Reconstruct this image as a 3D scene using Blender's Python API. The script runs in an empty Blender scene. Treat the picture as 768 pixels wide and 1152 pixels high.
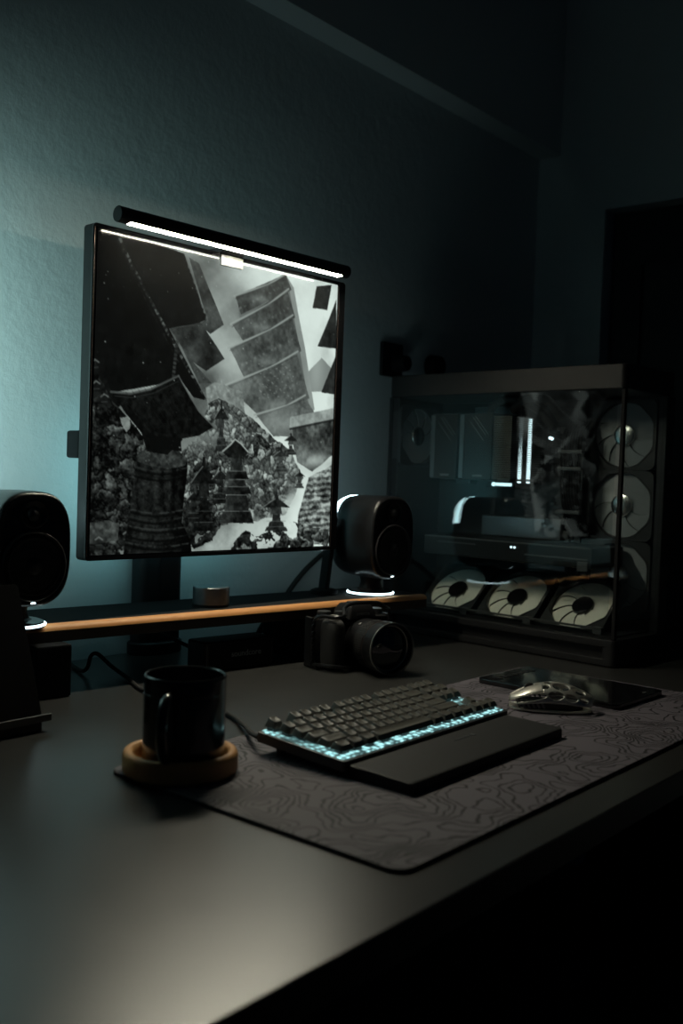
import bpy, bmesh, math, random
import numpy as np
from mathutils import Vector, Matrix
random.seed(7)
SC = bpy.context.scene
COL = SC.collection
T = 0.74                      # desk top above the floor
PI = math.pi

# ------------------------------------------------------------------ materials
def mat(name, col, rough=0.5, metal=0.0, spec=0.5, bump=0.0, bscale=200.0, var=0.08, coat=0.0, emis=None, estr=0.0, rvar=0.06):
    m = bpy.data.materials.new(name); m.use_nodes = True
    nt = m.node_tree; N = nt.nodes; L = nt.links
    b = N['Principled BSDF']
    b.inputs['Roughness'].default_value = rough
    b.inputs['Metallic'].default_value = metal
    b.inputs['Specular IOR Level'].default_value = spec
    b.inputs['Coat Weight'].default_value = coat
    b.inputs['Coat Roughness'].default_value = 0.05
    tc = N.new('ShaderNodeTexCoord'); nz = N.new('ShaderNodeTexNoise')
    nz.inputs['Scale'].default_value = bscale; nz.inputs['Detail'].default_value = 4
    L.new(tc.outputs['Object'], nz.inputs['Vector'])
    mr = N.new('ShaderNodeMapRange'); mr.inputs['To Min'].default_value = max(0, rough-rvar); mr.inputs['To Max'].default_value = min(1, rough+rvar)
    L.new(nz.outputs['Fac'], mr.inputs['Value']); L.new(mr.outputs['Result'], b.inputs['Roughness'])
    mx = N.new('ShaderNodeMix'); mx.data_type = 'RGBA'
    mx.inputs['A'].default_value = (*[c*(1-var) for c in col], 1); mx.inputs['B'].default_value = (*[min(1, c*(1+var)) for c in col], 1)
    L.new(nz.outputs['Fac'], mx.inputs['Factor']); L.new(mx.outputs['Result'], b.inputs['Base Color'])
    if bump > 0:
        bp = N.new('ShaderNodeBump'); bp.inputs['Strength'].default_value = bump; bp.inputs['Distance'].default_value = 0.001
        L.new(nz.outputs['Fac'], bp.inputs['Height']); L.new(bp.outputs['Normal'], b.inputs['Normal'])
    if emis:
        b.inputs['Emission Color'].default_value = (*emis, 1); b.inputs['Emission Strength'].default_value = estr
    return m

def emat(name, col, s):
    m = bpy.data.materials.new(name); m.use_nodes = True
    N = m.node_tree.nodes; N.clear()
    e = N.new('ShaderNodeEmission'); o = N.new('ShaderNodeOutputMaterial')
    e.inputs['Color'].default_value = (*col, 1); e.inputs['Strength'].default_value = s
    m.node_tree.links.new(e.outputs[0], o.inputs[0])
    return m

def glassmat(name, tint, rough=0.0, ior=1.5):
    m = bpy.data.materials.new(name); m.use_nodes = True
    N = m.node_tree.nodes; L = m.node_tree.links; N.clear()
    t = N.new('ShaderNodeBsdfTransparent'); t.inputs[0].default_value = (*tint, 1)
    g = N.new('ShaderNodeBsdfGlossy'); g.inputs['Roughness'].default_value = rough
    ge = N.new('ShaderNodeNewGeometry'); dt = N.new('ShaderNodeVectorMath'); dt.operation = 'DOT_PRODUCT'
    L.new(ge.outputs['Normal'], dt.inputs[0]); L.new(ge.outputs['Incoming'], dt.inputs[1])
    ab = N.new('ShaderNodeMath'); ab.operation = 'ABSOLUTE'; L.new(dt.outputs['Value'], ab.inputs[0])
    om = N.new('ShaderNodeMath'); om.operation = 'SUBTRACT'; om.inputs[0].default_value = 1; L.new(ab.outputs[0], om.inputs[1])
    pw = N.new('ShaderNodeMath'); pw.operation = 'POWER'; pw.inputs[1].default_value = 5; L.new(om.outputs[0], pw.inputs[0])
    f = N.new('ShaderNodeMapRange'); f.inputs['To Min'].default_value = 0.04; f.inputs['To Max'].default_value = 1.0; L.new(pw.outputs[0], f.inputs['Value'])
    x = N.new('ShaderNodeMixShader'); o = N.new('ShaderNodeOutputMaterial')
    L.new(f.outputs[0], x.inputs[0]); L.new(t.outputs[0], x.inputs[1]); L.new(g.outputs[0], x.inputs[2]); L.new(x.outputs[0], o.inputs[0])
    return m

def wallmat(name, col, bump=0.5):
    m = mat(name, col, 0.75, bump=0.0, bscale=3, var=0.05)
    nt = m.node_tree; N = nt.nodes; L = nt.links; b = N['Principled BSDF']
    tc = N.new('ShaderNodeTexCoord')
    n1 = N.new('ShaderNodeTexNoise'); n1.inputs['Scale'].default_value = 55; n1.inputs['Detail'].default_value = 6; n1.inputs['Roughness'].default_value = 0.6
    L.new(tc.outputs['Object'], n1.inputs['Vector'])
    n2 = N.new('ShaderNodeTexNoise'); n2.inputs['Scale'].default_value = 14; n2.inputs['Detail'].default_value = 3
    L.new(tc.outputs['Object'], n2.inputs['Vector'])
    a = N.new('ShaderNodeMath'); a.operation = 'ADD'
    L.new(n1.outputs['Fac'], a.inputs[0]); L.new(n2.outputs['Fac'], a.inputs[1])
    bp = N.new('ShaderNodeBump'); bp.inputs['Strength'].default_value = bump; bp.inputs['Distance'].default_value = 0.004
    L.new(a.outputs[0], bp.inputs['Height']); L.new(bp.outputs['Normal'], b.inputs['Normal'])
    return m

def topomat(name):
    m = mat(name, (0.118, 0.104, 0.124), 0.7, bump=0.0, bscale=900, var=0.25)
    nt = m.node_tree; N = nt.nodes; L = nt.links; b = N['Principled BSDF']
    old = b.inputs['Base Color'].links[0].from_socket
    tc = N.new('ShaderNodeTexCoord')
    wn = N.new('ShaderNodeTexNoise'); wn.inputs['Scale'].default_value = 28; wn.inputs['Detail'].default_value = 2
    L.new(tc.outputs['Object'], wn.inputs['Vector'])
    ws = N.new('ShaderNodeVectorMath'); ws.operation = 'SCALE'; ws.inputs['Scale'].default_value = 0.03
    L.new(wn.outputs['Color'], ws.inputs[0])
    ad = N.new('ShaderNodeVectorMath'); L.new(tc.outputs['Object'], ad.inputs[0]); L.new(ws.outputs[0], ad.inputs[1])
    def nmath(op, a_, b_=None):
        k = N.new('ShaderNodeMath'); k.operation = op
        for i_, v_ in enumerate((a_, b_)):
            if v_ is None: continue
            if isinstance(v_, (int, float)): k.inputs[i_].default_value = v_
            else: L.new(v_, k.inputs[i_])
        return k.outputs[0]
    def height(dx, dy):
        of = N.new('ShaderNodeVectorMath'); of.inputs[1].default_value = (dx, dy, 0); L.new(ad.outputs[0], of.inputs[0])
        n = N.new('ShaderNodeTexNoise'); n.noise_dimensions = '2D'; n.inputs['Scale'].default_value = 9.0; n.inputs['Detail'].default_value = 1.5; n.inputs['Roughness'].default_value = 0.45
        L.new(of.outputs[0], n.inputs['Vector']); return nmath('MULTIPLY', n.outputs['Fac'], 21)
    h0, h1, h2 = height(0, 0), height(0.0006, 0), height(0, 0.0006)
    gx = nmath('SUBTRACT', h1, h0); gy = nmath('SUBTRACT', h2, h0)
    gl = nmath('SQRT', nmath('ADD', nmath('MULTIPLY', gx, gx), nmath('MULTIPLY', gy, gy)))
    dist = nmath('DIVIDE', nmath('PINGPONG', h0, 0.5), nmath('MAXIMUM', gl, 0.012))
    mr = N.new('ShaderNodeMapRange'); mr.inputs['From Min'].default_value = 1.7; mr.inputs['From Max'].default_value = 2.9
    L.new(dist, mr.inputs['Value'])
    mx = N.new('ShaderNodeMix'); mx.data_type = 'RGBA'; mx.inputs['A'].default_value = (0.004, 0.004, 0.006, 1)
    L.new(mr.outputs[0], mx.inputs['Factor']); L.new(old, mx.inputs['B']); L.new(mx.outputs['Result'], b.inputs['Base Color'])
    return m

def woodmat(name, c1, c2, rough=0.45, scale=(2, 40, 40)):
    m = mat(name, c1, rough, bscale=30)
    nt = m.node_tree; N = nt.nodes; L = nt.links; b = N['Principled BSDF']
    tc = N.new('ShaderNodeTexCoord'); mp = N.new('ShaderNodeMapping'); mp.inputs['Scale'].default_value = scale
    L.new(tc.outputs['Object'], mp.inputs['Vector'])
    n = N.new('ShaderNodeTexNoise'); n.inputs['Scale'].default_value = 6; n.inputs['Detail'].default_value = 6; n.inputs['Distortion'].default_value = 1.2
    L.new(mp.outputs[0], n.inputs['Vector'])
    mx = N.new('ShaderNodeMix'); mx.data_type = 'RGBA'; mx.inputs['A'].default_value = (*c1, 1); mx.inputs['B'].default_value = (*c2, 1)
    L.new(n.outputs['Fac'], mx.inputs['Factor']); L.new(mx.outputs['Result'], b.inputs['Base Color'])
    return m

M = {}
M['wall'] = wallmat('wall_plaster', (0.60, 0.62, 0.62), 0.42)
M['ceiling'] = wallmat('ceiling_plaster', (0.5, 0.52, 0.54), 0.2)
M['soffit'] = wallmat('soffit_plaster', (0.62, 0.64, 0.64), 0.15)
M['floor'] = woodmat('floor_boards', (0.05, 0.04, 0.03), (0.09, 0.07, 0.05), 0.5)
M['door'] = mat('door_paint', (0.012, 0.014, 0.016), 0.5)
M['desk'] = mat('desk_laminate', (0.029, 0.029, 0.028), 0.30, spec=0.8, bump=0.0, bscale=25, var=0.10, rvar=0.03)
M['black'] = mat('black_plastic', (0.010, 0.010, 0.011), 0.45, spec=0.35, bump=0.05, bscale=800)
M['matte'] = mat('matte_black', (0.006, 0.006, 0.007), 0.7, spec=0.2, bump=0.08, bscale=900)
M['satin'] = mat('satin_black', (0.009, 0.009, 0.010), 0.3, spec=0.4)
M['gloss'] = mat('gloss_black', (0.006, 0.006, 0.007), 0.12, coat=0.3)
M['rubber'] = mat('rubber', (0.012, 0.012, 0.012), 0.75)
M['alu_dark'] = mat('dark_aluminium', (0.16, 0.165, 0.17), 0.36, metal=0.9)
M['silver'] = mat('silver_metal', (0.62, 0.60, 0.54), 0.36, metal=0.85)
M['copper_edge'] = mat('bezel_edge_metal', (0.20, 0.14, 0.12), 0.35, metal=0.8)
M['felt'] = mat('black_felt', (0.008, 0.009, 0.010), 0.9, spec=0.2, bump=0.15, bscale=700)
M['riser_edge'] = woodmat('walnut_edge', (0.58, 0.25, 0.085), (0.72, 0.34, 0.12), 0.5)
M['riser_shaded'] = woodmat('walnut_shaded', (0.035, 0.020, 0.012), (0.05, 0.03, 0.018), 0.55)  # same walnut, darkened for the shade on the lower front face
M['coaster'] = woodmat('coaster_wood', (0.56, 0.27, 0.09), (0.70, 0.36, 0.13), 0.5, (20, 20, 3))
M['mug'] = mat('mug_glaze', (0.010, 0.011, 0.012), 0.22, coat=0.4, bump=0.02, bscale=60)
M['mat'] = topomat('desk_mat_print')
M['mat_edge'] = mat('desk_mat_edge', (0.010, 0.010, 0.012), 0.8)
M['key'] = mat('keycap_plastic', (0.085, 0.081, 0.068), 0.42, spec=1.0, bump=0.06, bscale=900)
M['keydark'] = mat('keyboard_chassis', (0.018, 0.018, 0.018), 0.42)
M['wrist'] = mat('wrist_rest_rubber', (0.013, 0.013, 0.0135), 0.62, spec=0.35, bump=0.05, bscale=600)
M['mark'] = mat('grey_print', (0.16, 0.16, 0.16), 0.4)
M['mark_dim'] = mat('dim_grey_print', (0.06, 0.062, 0.065), 0.4)
M['letter'] = mat('pale_grey_lettering', (0.22, 0.235, 0.245), 0.4)
M['ringmetal'] = mat('grey_ring_metal', (0.34, 0.33, 0.30), 0.3, metal=0.8)
M['driver'] = mat('speaker_ring_satin', (0.035, 0.033, 0.036), 0.35)
M['deep'] = mat('deep_black_board', (0.004, 0.004, 0.005), 0.85, spec=0.06, bump=0.08, bscale=900)
M['inner'] = mat('dark_component_shell', (0.008, 0.009, 0.010), 0.5, spec=0.3)
M['fabric'] = mat('grille_mesh', (0.009, 0.010, 0.012), 0.7, spec=0.12, bump=0.3, bscale=1500)
M['cone'] = mat('speaker_cone', (0.014, 0.014, 0.015), 0.5)
M['lensglass'] = mat('lens_glass', (0.01, 0.016, 0.018), 0.04, coat=1.0)
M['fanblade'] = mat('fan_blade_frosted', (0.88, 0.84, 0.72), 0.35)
M['fanblade_dim'] = mat('fan_blade_shaded', (0.34, 0.36, 0.37), 0.35)  # blade colour darkened for the weaker light on side and rear fans
M['fanframe'] = mat('fan_frame', (0.022, 0.022, 0.023), 0.4)
M['hub'] = mat('fan_hub_black', (0.008, 0.008, 0.009), 0.12, coat=0.5)
M['hubmetal'] = mat('fan_hub_metal', (0.65, 0.66, 0.64), 0.22, metal=1.0)
M['pcb'] = mat('dark_circuit_board', (0.012, 0.014, 0.016), 0.5, bump=0.2, bscale=150)
M['fin'] = mat('heatsink_fins', (0.20, 0.18, 0.16), 0.4, metal=0.6)
M['steel'] = mat('grey_steel', (0.09, 0.09, 0.09), 0.45, metal=0.5)
M['casemetal'] = mat('case_steel', (0.010, 0.010, 0.011), 0.48, spec=0.4)
M['casetop'] = mat('case_top_steel', (0.014, 0.014, 0.0145), 0.5, spec=0.3)
M['plate_key'] = None
M['glass'] = glassmat('smoked_glass', (0.90, 0.93, 0.93))
BAR = (1.0, 0.90, 0.70)
TEAL = (0.34, 0.57, 0.55)
M['bar_led'] = emat('bar_led', (1.0, 0.945, 0.74), 280.0)
M['spk_led'] = emat('speaker_led', (0.62, 0.95, 1.0), 13.0)
M['ring_led'] = emat('speaker_ring_led', (0.70, 0.95, 1.0), 5.0)
M['ram_led'] = emat('ram_led', (0.72, 0.95, 1.0), 2.2)
M['logo_led'] = emat('logo_led', (0.62, 0.95, 1.0), 1.6)
M['key_led'] = emat('key_led', (0.40, 0.92, 0.95), 1.5)

# keyboard switch plate: lit by the LED under every key
def keyplatemat():
    m = mat('backlit_switch_plate', (0.05, 0.08, 0.08), 0.5)
    nt = m.node_tree; N = nt.nodes; L = nt.links; b = N['Principled BSDF']
    tc = N.new('ShaderNodeTexCoord'); v = N.new('ShaderNodeTexVoronoi'); v.inputs['Scale'].default_value = 110; v.inputs['Randomness'].default_value = 0.55
    L.new(tc.outputs['Object'], v.inputs['Vector'])
    mr = N.new('ShaderNodeMapRange'); mr.inputs['From Min'].default_value = 0.12; mr.inputs['From Max'].default_value = 0.55
    mr.inputs['To Min'].default_value = 1.9; mr.inputs['To Max'].default_value = 0.10
    L.new(v.outputs['Distance'], mr.inputs['Value'])
    b.inputs['Emission Color'].default_value = (0.42, 0.86, 0.88, 1)
    L.new(mr.outputs[0], b.inputs['Emission Strength'])
    return m
M['key_plate'] = keyplatemat()

# ------------------------------------------------------------------ mesh builder
class MB:
    def __init__(s): s.bm = bmesh.new()
    def _bev(s, verts, bevel, seg=2):
        if bevel > 0:
            vs = set(verts)
            es = [e for e in s.bm.edges if e.verts[0] in vs and e.verts[1] in vs]
            bmesh.ops.bevel(s.bm, geom=es, offset=bevel, segments=seg, affect='EDGES', profile=0.5)
    def box(s, c, size, bevel=0, rot=None, seg=2):
        r = bmesh.ops.create_cube(s.bm, size=1)['verts']
        for v in r: v.co = Vector((v.co.x*size[0], v.co.y*size[1], v.co.z*size[2]))
        if bevel > 0:
            n0 = set(s.bm.verts) - set(r)
            s._bev(r, bevel, seg); r = [v for v in s.bm.verts if v not in n0]
        mt = Matrix.Translation(c) @ (rot.to_4x4() if rot is not None else Matrix())
        for v in r: v.co = mt @ v.co
        return s
    def loft(s, rings, cap=True, closed=True):
        vr = [[s.bm.verts.new(p) for p in r] for r in rings]
        n = len(vr[0])
        for a, b in zip(vr[:-1], vr[1:]):
            for i in range(n if closed else n-1):
                j = (i+1) % n
                try: s.bm.faces.new((a[i], a[j], b[j], b[i]))
                except ValueError: pass
        if cap:
            for r, rev in ((vr[0], True), (vr[-1], False)):
                try: s.bm.faces.new(list(reversed(r)) if rev else r)
                except ValueError: pass
        return s
    def lathe(s, prof, seg=48, mt=None, cap=True):
        mt = mt or Matrix()
        rings = [[mt @ Vector((max(r, 1e-5)*math.cos(2*PI*k/seg), max(r, 1e-5)*math.sin(2*PI*k/seg), z)) for k in range(seg)] for r, z in prof]
        return s.loft(rings, cap)
    def cyl(s, p0, p1, r0, r1=None, seg=24, bevel=0):
        p0, p1 = Vector(p0), Vector(p1); d = p1-p0; h = d.length
        mt = Matrix.Translation(p0) @ d.to_track_quat('Z', 'Y').to_matrix().to_4x4()
        r1 = r0 if r1 is None else r1; b = bevel
        prof = [(r0, 0), (r1, h)] if b <= 0 else [(r0-b, 0), (r0-.3*b, .3*b), (r0, b), (r1, h-b), (r1-.3*b, h-.3*b), (r1-b, h)]
        return s.lathe(prof, seg, mt)
    def tube(s, pts, r, seg=10, closed=False):
        pts = [Vector(p) for p in pts]; n = len(pts)
        rr = r if isinstance(r, (list, tuple)) else [r]*n
        rings = []; up = None
        for i, p in enumerate(pts):
            if closed: d = pts[(i+1) % n]-pts[i-1]
            else: d = pts[min(i+1, n-1)]-pts[max(i-1, 0)]
            d.normalize()
            if up is None: up = d.orthogonal().normalized()
            up = (up - d*up.dot(d)).normalized(); si = d.cross(up)
            rings.append([p + (up*math.cos(2*PI*k/seg)+si*math.sin(2*PI*k/seg))*rr[i] for k in range(seg)])
        if closed: rings.append(rings[0]); return s.loft_closed(rings)
        return s.loft(rings)
    def loft_closed(s, rings):
        vr = [[s.bm.verts.new(p) for p in r] for r in rings[:-1]]; n = len(vr[0]); m = len(vr)
        for a in range(m):
            for i in range(n):
                j = (i+1) % n
                s.bm.faces.new((vr[a][i], vr[a][j], vr[(a+1) % m][j], vr[(a+1) % m][i]))
        return s
    def prism(s, outline, z0, z1, bevel=0, seg=2, mt=None):
        mt = mt or Matrix()
        b = bevel; cx = sum(p[0] for p in outline)/len(outline); cy = sum(p[1] for p in outline)/len(outline)
        def ins(d):
            if d == 0: return outline
            out = []; n = len(outline)
            for i in range(n):
                a = Vector(outline[i-1]); p = Vector(outline[i]); c = Vector(outline[(i+1) % n])
                t = (c-a); t.normalize(); nr = Vector((-t.y, t.x)); out.append(tuple(p+nr*d))
            return out
        if b > 0:
            ls = []
            for k in range(seg+1):
                a = PI/2*k/seg; ls.append((b*(1-math.sin(a)), z0+b*(1-math.cos(a))))
            lv = ls + [(i, z1-(z-z0)) for i, z in reversed(ls)]
        else: lv = [(0, z0), (0, z1)]
        return s.loft([[mt @ Vector((p[0], p[1], z)) for p in ins(i)] for i, z in lv])
    def sphere(s, c, r, sc=(1, 1, 1), seg=24):
        v = bmesh.ops.create_uvsphere(s.bm, u_segments=seg, v_segments=seg//2, radius=r)['verts']
        for x in v: x.co = Vector((x.co.x*sc[0]+c[0], x.co.y*sc[1]+c[1], x.co.z*sc[2]+c[2]))
        return s
    def build(s, name, m, parent=None, ang=35, loc=None, rotz=0):
        bmesh.ops.recalc_face_normals(s.bm, faces=s.bm.faces)
        me = bpy.data.meshes.new(name); s.bm.to_mesh(me); s.bm.free()
        me.polygons.foreach_set('use_smooth', [True]*len(me.polygons)); me.set_sharp_from_angle(angle=math.radians(ang))
        me.materials.append(m)
        o = bpy.data.objects.new(name, me); COL.objects.link(o)
        wn = o.modifiers.new('face_weighted_normals', 'WEIGHTED_NORMAL'); wn.keep_sharp = True; wn.weight = 100
        if parent: o.parent = parent
        if loc is not None: o.location = loc; o.rotation_euler.z = rotz
        return o

def rrect(x0, x1, y0, y1, r, n=6):
    out = []
    for cx, cy, a0 in ((x1-r, y1-r, 0), (x0+r, y1-r, 90), (x0+r, y0+r, 180), (x1-r, y0+r, 270)):
        for k in range(n+1):
            a = math.radians(a0+90*k/n); out.append((cx+r*math.cos(a), cy+r*math.sin(a)))
    return out
def squircle(w, h, e, n=64):
    out = []
    for k in range(n):
        a = 2*PI*k/n; c, s = math.cos(a), math.sin(a)
        out.append((w*math.copysign(abs(c)**(2/e), c), h*math.copysign(abs(s)**(2/e), s)))
    return out
def smooth(pts, n=8):
    P = [Vector(p) for p in pts]; out = []
    for i in range(len(P)-1):
        a, b, c, d = P[max(i-1, 0)], P[i], P[i+1], P[min(i+2, len(P)-1)]
        for k in range(n):
            t = k/n
            out.append(0.5*((2*b)+(c-a)*t+(2*a-5*b+4*c-d)*t*t+(3*b-a-3*c+d)*t**3))
    out.append(P[-1]); return out

def tag(o, label, cat=None, group=None):
    o['label'] = label
    if cat: o['category'] = cat
    if group: o['group'] = group
    return o
def thing(name, label, cat, loc=(0, 0, 0), rz=0, group=None):
    o = bpy.data.objects.new(name, None); COL.objects.link(o); o.empty_display_size = 0.05
    o.location = loc; o.rotation_euler = (0, 0, rz)
    return tag(o, label, cat, group)
def struct(o, label=None):
    o['kind'] = 'structure'
    if label: o['label'] = label
    return o
def textmesh(name, body, size, m, parent, mt, extrude=0.0004):
    cu = bpy.data.curves.new('txt', 'FONT'); cu.body = body; cu.size = size; cu.extrude = extrude; cu.align_x = 'CENTER'; cu.align_y = 'CENTER'
    t = bpy.data.objects.new('txt', cu); COL.objects.link(t)
    dg = bpy.context.evaluated_depsgraph_get()
    me = bpy.data.meshes.new_from_object(t.evaluated_get(dg)); me.name = name
    bpy.data.objects.remove(t); bpy.data.curves.remove(cu)
    me.materials.clear(); me.materials.append(m); me.transform(mt)
    o = bpy.data.objects.new(name, me); COL.objects.link(o); o.parent = parent
    return o
FRONT = Matrix.Rotation(PI/2, 4, 'X')     # local xy plane -> xz plane facing -y

# ------------------------------------------------------------------ the room
WY, WX, SZ = 1.445, 2.56, T+1.255
struct(MB().box((0.6, 0.0, -0.05), (4.6, 3.4, 0.1)).build('floor', M['floor']))
struct(MB().box((0.6, WY+0.05, 1.3), (4.6, 0.1, 2.8)).build('wall_back', M['wall']))
struct(MB().box((0.6, 0.0, 2.65), (4.6, 3.4, 0.1)).build('ceiling', M['ceiling']))
# right wall with the opening of a door
w = MB(); dz = T+1.085; dy1 = 1.236; dy0 = 0.36
w.box((WX+0.05, (WY+dy1)/2, 1.3), (0.1, WY-dy1, 2.6)); w.box((WX+0.05, (dy0-1.7)/2, 1.3), (0.1, dy0+1.7, 2.6)); w.box((WX+0.05, (dy0+dy1)/2, (dz+2.6)/2), (0.1, dy1-dy0, 2.6-dz))
struct(w.build('wall_right', M['wall']))
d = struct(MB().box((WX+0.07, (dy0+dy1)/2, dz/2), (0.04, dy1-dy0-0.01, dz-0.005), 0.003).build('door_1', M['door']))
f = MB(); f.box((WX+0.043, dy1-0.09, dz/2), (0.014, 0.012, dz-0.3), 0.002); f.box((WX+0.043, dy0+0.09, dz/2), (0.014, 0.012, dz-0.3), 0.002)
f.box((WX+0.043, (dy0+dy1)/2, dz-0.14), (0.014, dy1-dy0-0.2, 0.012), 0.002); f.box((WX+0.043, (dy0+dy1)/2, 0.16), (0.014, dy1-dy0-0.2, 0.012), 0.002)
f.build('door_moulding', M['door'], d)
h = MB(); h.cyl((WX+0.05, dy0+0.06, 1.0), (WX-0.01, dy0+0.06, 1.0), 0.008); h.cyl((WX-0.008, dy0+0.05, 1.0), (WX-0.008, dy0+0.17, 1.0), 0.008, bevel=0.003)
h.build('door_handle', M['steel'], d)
# boxed-in beam along the top of the back wall
struct(MB().box((0.6, WY-0.0335, (SZ+2.6)/2), (3.92, 0.067, 2.6-SZ), 0.002).build('trim_1', M['soffit']))
struct(MB().box((0.6, WY-0.008, 0.05), (3.9, 0.016, 0.1), 0.003).build('baseboard_back', M['soffit']))

# ------------------------------------------------------------------ desk
DF = 0.428
desk = thing('desk', 'wide dark grey-brown desk pushed against the teal-lit wall', 'desk', (1.0, 0.93, 0))
o = MB().box((0.25, 0, T-0.016), (2.3, 2*(0.93-DF), 0.032), 0.0025, seg=3).build('tabletop', M['desk'], desk)
for sx in (-0.75, 1.2):
    lg = MB()
    lg.box((sx, -0.40, (T-0.032)/2), (0.06, 0.06, T-0.032), 0.004); lg.box((sx, 0.40, (T-0.032)/2), (0.06, 0.06, T-0.032), 0.004)
    lg.box((sx, 0, 0.03), (0.058, 0.8, 0.058), 0.004); lg.box((sx, 0, T-0.062), (0.058, 0.8, 0.058), 0.004)
    lg.build('leg_frame', M['black'], desk)

# ------------------------------------------------------------------ desk mat
PX0, PX1, PY0, PY1, PT = 0.667, 1.578, 0.477, 0.878, 0.004
mt_ = thing('desk_mat', 'large dark desk mat printed with wavy contour lines', 'desk mat', ((PX0+PX1)/2, (PY0+PY1)/2, T))
hw, hd = (PX1-PX0)/2, (PY1-PY0)/2
MB().prism(rrect(-hw+.0008, hw-.0008, -hd+.0008, hd-.0008, 0.018), 0.0030, PT, 0.0003).build('printed_cloth', M['mat'], mt_)
MB().prism(rrect(-hw, hw, -hd, hd, 0.0185), 0.0, 0.0034, 0.0006).build('stitched_base', M['mat_edge'], mt_)

# ------------------------------------------------------------------ riser
RA = math.radians(-7.5); RZ = 0.102
# front edge runs through (0.795,1.178) ; local x along the board, local y towards the wall
rc = Vector((0.831, 1.232)); ru = Vector((math.cos(RA), math.sin(RA))); rv = Vector((-ru.y, ru.x))
def rpt(a, b, z=0): q = rc+ru*a+rv*b; return (q.x, q.y, T+z)
riser = thing('desk_riser', 'long black-topped wooden monitor shelf with a glowing walnut front edge', 'desk shelf', rpt(0, 0), RA)
LX0, LX1, RD = -0.18, 0.80, 0.160
MB().box(((LX0+LX1)/2, RD/2+0.0092, RZ-0.0125), (LX1-LX0, RD-0.0184, 0.025), 0.001).build('board', M['felt'], riser)
e = MB()
prof = [(0.0005, RZ-0.0085), (0.0012, RZ-0.0055), (0.0035, RZ-0.0025), (0.0070, RZ-0.0006), (0.0115, RZ), (0.0185, RZ), (0.0185, RZ-0.0085)]
e.loft([[(x, p[0], p[1]) for p in prof] for x in (LX0, LX1)])
e.build('wood_edge', M['riser_edge'], riser, ang=40)
MB().box(((LX0+LX1)/2, 0.009, RZ-0.0167), (LX1-LX0, 0.016, 0.0165), 0.001).build('under_edge', M['riser_shaded'], riser)
for fx in (-0.004, 0.53):
    ft = MB().box((fx, 0.062, (RZ-0.025)/2), (0.055, 0.17, RZ-0.025), 0.004)
    for k in range(5): ft.box((fx+0.0275, 0.0+0.03*k, (RZ-0.025)/2), (0.003, 0.012, RZ-0.035), 0.001)
    ft.build('foot', M['fabric'], riser)

# ------------------------------------------------------------------ speakers
def make_speaker(label, loc, rz):
    t = thing('desktop_speaker', label, 'speaker', loc, rz, 'pair of rounded black speakers on the shelf')
    t.scale = (1.035,)*3; zc = 0.1105; W2, H2 = 0.0560, 0.0775
    # body: squircle loops swept front (-y) to back (+y)
    b = MB(); rings = []
    for y, k in ((-0.052, .80), (-0.056, .90), (-0.055, .955), (-0.049, .99), (-0.035, 1.0), (0.0, 1.0), (0.028, .99), (0.046, .965), (0.058, .91), (0.065, .80), (0.068, .6), (0.069, .25)):
        rings.append([(x*k, y, zc+z*(k if k > .9 else k)) for x, z in squircle(W2, H2, 2.9)])
    b.loft(rings); b.build('body', M['satin'], t, ang=60)
    mt = Matrix.Translation((0, -0.0545, zc-0.022)) @ Matrix.Rotation(PI/2, 4, 'X')
    w = MB().lathe([(0.0465, -0.004), (0.0478, 0.0015), (0.0455, 0.0035), (0.0425, 0.001), (0.0405, -0.002), (0.0405, -0.004)], 56, mt).build('woofer_ring', M['driver'], t)
    MB().lathe([(0.041, 0.0012), (0.038, 0.003), (0.0345, 0.0015), (0.033, 0.0004), (0.0335, -0.002), (0.041, -0.002)], 48, mt).build('surround', M['rubber'], w)
    MB().lathe([(0.0335, 0.0008), (0.026, -0.0012), (0.0145, -0.0022), (0.0140, -0.0004), (0.010, 0.003), (0.005, 0.0045), (0.0005, 0.005)], 48, mt).build('cone', M['cone'], w)
    mt2 = Matrix.Translation((0, -0.0535, zc+0.047)) @ Matrix.Rotation(PI/2, 4, 'X')
    tw = MB().lathe([(0.0195, -0.003), (0.0195, 0.0010), (0.0175, 0.0018), (0.012, -0.0006), (0.010, -0.001)], 40, mt2).build('tweeter_guide', M['satin'], t)
    MB().lathe([(0.010, -0.001), (0.009, 0.001), (0.006, 0.0032), (0.0005, 0.0042)], 32, mt2).build('tweeter_dome', M['cone'], tw)
    MB().box((0.0, -0.0545, zc-0.0715), (0.007, 0.003, 0.0022), 0.0006).build('status_light', M['ring_led'], t)
    n = MB().lathe([(0.030, 0.008), (0.022, 0.013), (0.019, 0.024), (0.024, 0.050)], 32).build('neck', M['black'], t)
    MB().lathe([(0.041, 0.0), (0.0435, 0.001), (0.0435, 0.004), (0.040, 0.006)], 56).build('base', M['black'], t)
    MB().lathe([(0.0436, 0.0030), (0.0448, 0.0036), (0.0448, 0.0056), (0.0436, 0.0062), (0.041, 0.0062), (0.041, 0.0030)], 56).build('light_ring', M['ring_led'], t)
    MB().lathe([(0.0422, 0.0063), (0.0415, 0.0085), (0.036, 0.0105), (0.0005, 0.011)], 56).build('base_cover', M['gloss'], t)
    # lit arc over the upper back edge
    a = MB(); rr = []
    oc = squircle(W2, H2, 2.9, 96)
    idx = [i for i, (x, z) in enumerate(oc) if z > 0.018]
    for i in idx:
        x, z = oc[i]
        q = []
        for y, k in ((0.0455, .972), (0.0585, .918), (0.0625, .865)): q.append((x*k*1.006, y+0.001, zc+z*k*1.006))
        for y, k in ((0.0615, .85), (0.044, .955)): q.append((x*k, y, zc+z*k))
        rr.append(q)
    a.loft(rr); a.build('rear_light', M['spk_led'], t, ang=60)
    return t
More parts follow.
